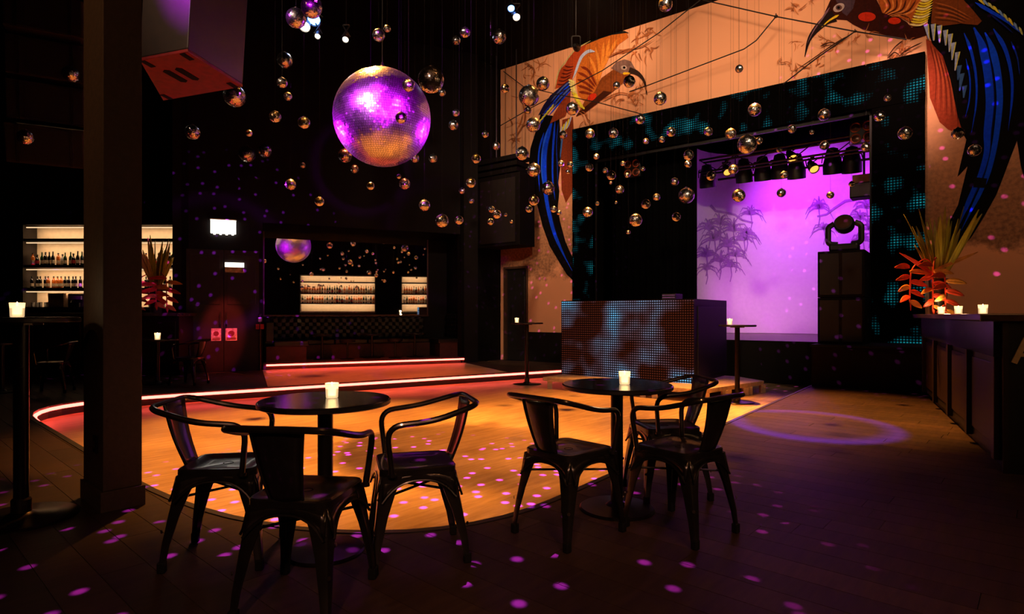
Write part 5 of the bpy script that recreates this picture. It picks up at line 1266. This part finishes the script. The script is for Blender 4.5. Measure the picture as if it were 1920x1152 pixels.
# plants in vases
lr = random.Random(9)
def leaf(parent, base, dirv, L, wd, mat, droop, name='leaf'):
    d = Vector(dirv).normalized(); a = lr.uniform(-.8, .8); side = d.cross(Vector((math.sin(a), -math.cos(a), lr.uniform(-.2, .5))))
    side = side.normalized() if side.length > .05 else Vector((1, 0, 0)); nn = side.cross(d); N = 8; vs = []
    for i in range(N + 1):
        f = i / N; c = Vector(base) + d * L * f + Vector((0, 0, -droop * L * f * f)); ww = wd * (math.sin(PI * min(1, f * .92 + .06)) ** .7) * (1 - f * .35)
        vs += [c - side * ww + nn * ww * .35, c, c + side * ww + nn * ww * .35]
    m = MB(); m.add(vs, [(i * 3 + q, i * 3 + q + 1, i * 3 + q + 4, i * 3 + q + 3) for i in range(N) for q in range(2)])
    o = m.build(name, mat, parent, smooth=True, fix=False); s_ = o.modifiers.new('t', 'SOLIDIFY'); s_.thickness = .003; return o
def plant(loc, label, s, fl_dirs, n_leaf=22):
    t = empty('potted_plant', loc, 0, label, 'plant'); t.scale = (s,) * 3
    MB().lathe([(0, 0), (.075, 0), (.085, .01), (.10, .43), (.105, .44), (.095, .44), (.088, .40), (0, .40)], 20).build('vase', M_pot, t, smooth=True)
    for k in range(n_leaf):
        a = k * 2.4; sp_ = lr.uniform(.08, .5); L = lr.uniform(.55, 1.0)
        leaf(t, (.04 * math.cos(a), .04 * math.sin(a), .42), (math.cos(a) * sp_, math.sin(a) * sp_, 1), L, .036, (M_leafg, M_leafd)[k % 3 == 0], lr.uniform(0, .10))
    for (dx_, dy_, up_, L) in fl_dirs:
        st = smooth_path([(0, 0, .40), (dx_ * .35, dy_ * .35, .42 + up_), (dx_, dy_, .40 + up_ * .6), (dx_ * 1.05, dy_ * 1.05, .40 + up_ * .6 - L)], .12, 5)
        MB().tube(st, .009, 6).build('flower_stem', M_bract, t, smooth=True)
        n_ = 8; z0 = st[-1].z
        for k in range(n_):
            f = k / (n_ - 1); p = Vector((dx_ * 1.05, dy_ * 1.05, z0 + L * (1 - f))); sg = 1 if k % 2 else -1
            leaf(t, p, (sg, .2 * sg - .2, .15 - .5 * f), .25 * (1.1 - .45 * f), .042, M_bracty if k % 3 == 1 else M_bract, .2, 'flower_bract')
        leaf(t, Vector((dx_ * 1.05, dy_ * 1.05, z0 + .02)), (.1, 0, -1), .14, .022, M_bract, 0, 'flower_bract')
    return t
plant((-6.83, 11.36, 1.18), 'tall plant with red flowers in a dark vase on the left bar', 1.15, ((-.24, -.12, .25, .42), (.24, -.12, .28, .45), (.12, -.2, .1, .3)))
pr_ = plant((5.34, 7.42, 1.155), 'yellow-green plant with hanging red heliconia flowers on the right bar', 1.0, ((-.22, -.22, .32, .50), (-.42, -.12, .30, .42), (-.10, -.26, .1, .42)), 26)
leaf(pr_, (-.02, -.02, .45), (-1, -.3, .62), .72, .03, M_bract, .1); leaf(pr_, (-.1, -.1, .55), (.9, -.2, .42), .5, .028, M_bracty, 0); leaf(pr_, (.02, 0, .45), (.55, -.1, 1), .55, .03, M_bract, .1)
# right bar counter
P0, P1 = Vector((5.73, 8.2)), Vector((3.58, 4.33)); bdv = (P0 - P1).normalized(); bnv = Vector((bdv.y, -bdv.x)); ANG_R = math.atan2(bdv.y, bdv.x); LBAR = (P0 - P1).length
rb = empty('bar_counter', (P1.x, P1.y, 0), ANG_R, 'long dark bar counter at the right edge of the room', 'counter')
rloc = lambda x, y, z: Vector((P1.x, P1.y, 0)) + Vector((bdv.x * x + bdv.y * y, bdv.y * x - bdv.x * y, z))   # y towards the barman (right)
MB().box(-.1, LBAR + .12, -.9, .14, 1.10, 1.155).build('counter_top', M_bartop, rb, bevel=.008)
MB().box(0, LBAR, -.8, .0, .08, 1.10).build('body', M_can, rb); MB().box(.04, LBAR - .04, -.76, -.04, 0, .08).build('plinth', M_can, rb)
MB().box(-.02, LBAR + .02, -.0, .05, .84, 1.10).build('apron_board', P('glossy_apron', rgb(30, 22, 26), .25, coat=.4), rb)
for k in range(5):
    x = k * (LBAR - .09) / 4; MB().box(x, x + .09, 0, .045, .08, .84).build('pilaster', M_barwood, rb, bevel=.004)
for k in range(4):
    x = .12 + k * (LBAR - .09) / 4; MB().box(x, x + (LBAR - .09) / 4 - .15, 0, .012, .16, .78).build('front_panel', M_barwood, rb, bevel=.008)
# end of the bar towards the camera, with a metal letter A emblem
em = MB(); e0 = Vector((P1.x, P1.y, 0))
eb = MB().box(-.045, -.002, -.8, .0, .0, 1.09).build('end_panel', M_can, rb, bevel=.004); MB().box(-.055, -.045, -.03, .0, .0, 1.09).build('corner_strip', M_barwood, eb)
ea = empty('letter_emblem', (P1.x, P1.y, 0), ANG_R, 'metal letter A emblem on the end panel of the right bar', 'emblem')
def bar2(y0, z0, y1, z1, wd):
    d = Vector((y1 - y0, z1 - z0)).normalized(); n_ = Vector((-d.y, d.x)) * wd / 2
    return [(-.062, y0 + n_.x, z0 + n_.y), (-.062, y1 + n_.x, z1 + n_.y), (-.062, y1 - n_.x, z1 - n_.y), (-.062, y0 - n_.x, z0 - n_.y)]
yc = -.13; M_brass = P('brass_letter', rgb(232, 206, 160), .45, .3)
MB().slab(bar2(yc - .07, .80, yc, .98, .035), (.016, 0, 0)).build('letter_stroke', M_brass, ea); MB().slab(bar2(yc + .07, .80, yc, .98, .035), (.016, 0, 0)).build('letter_stroke', M_brass, ea); MB().slab(bar2(yc - .045, .86, yc + .045, .86, .025), (.016, 0, 0)).build('letter_bar', M_brass, ea)
for i, (u, y, lb) in enumerate(((1765, 7.05, 'lit candle glass on the right bar nearest the plant'), (1797, 6.4, 'middle lit candle glass on the right bar'), (1843, 5.5, 'lit candle glass on the right bar nearest the camera'))):
    p = at(u, 583, y); c = copy_tree(can0); c.location = (p.x, p.y, 1.155); c.scale = (1.0,) * 3; tag(c, lb, 'candle', 'candle glasses'); point('candle_light', (p.x, p.y, 1.155 + .14), (1, .6, .28), 2.2, .03)
# bar shelving behind the photographer's right, seen in the wall mirror
RZB = math.atan2(-.6, -.8)
for L_, RO, nm, lbl, n_ in ((3.65, Vector((6.16, 1.07, 0)), 'long', 'long lit bar shelving at the left in the wall mirror', 30), (1.3, Vector((8.30, 2.675, 0)), 'short', 'short lit bar shelving at the right in the wall mirror', 10)):
    back_bar(lbl, 0, L_, .32, [1.31, 1.735, 2.24, 2.82], 3.12, RO, RZB, (3.08, 2.74, 2.15, 1.66), 13 * L_ / 3.65)
    for z, sh in ((2.24, 'upper'), (1.735, 'lower')):
        for i in range(n_):
            x = .08 + i * .12; k = KINDS[1] if kr.random() < .45 else kr.choice(KINDS)
            p = RO + Vector((math.cos(RZB) * x - math.sin(RZB) * .14, math.sin(RZB) * x + math.cos(RZB) * .14, z))
            bottle(p, k[0], k[1], k[2], f'one of the bottles on the {sh} shelf of the {nm} mirrored bar', f'mirrored bottles, {nm} bar, {sh} shelf', kr.uniform(1.1, 1.4))
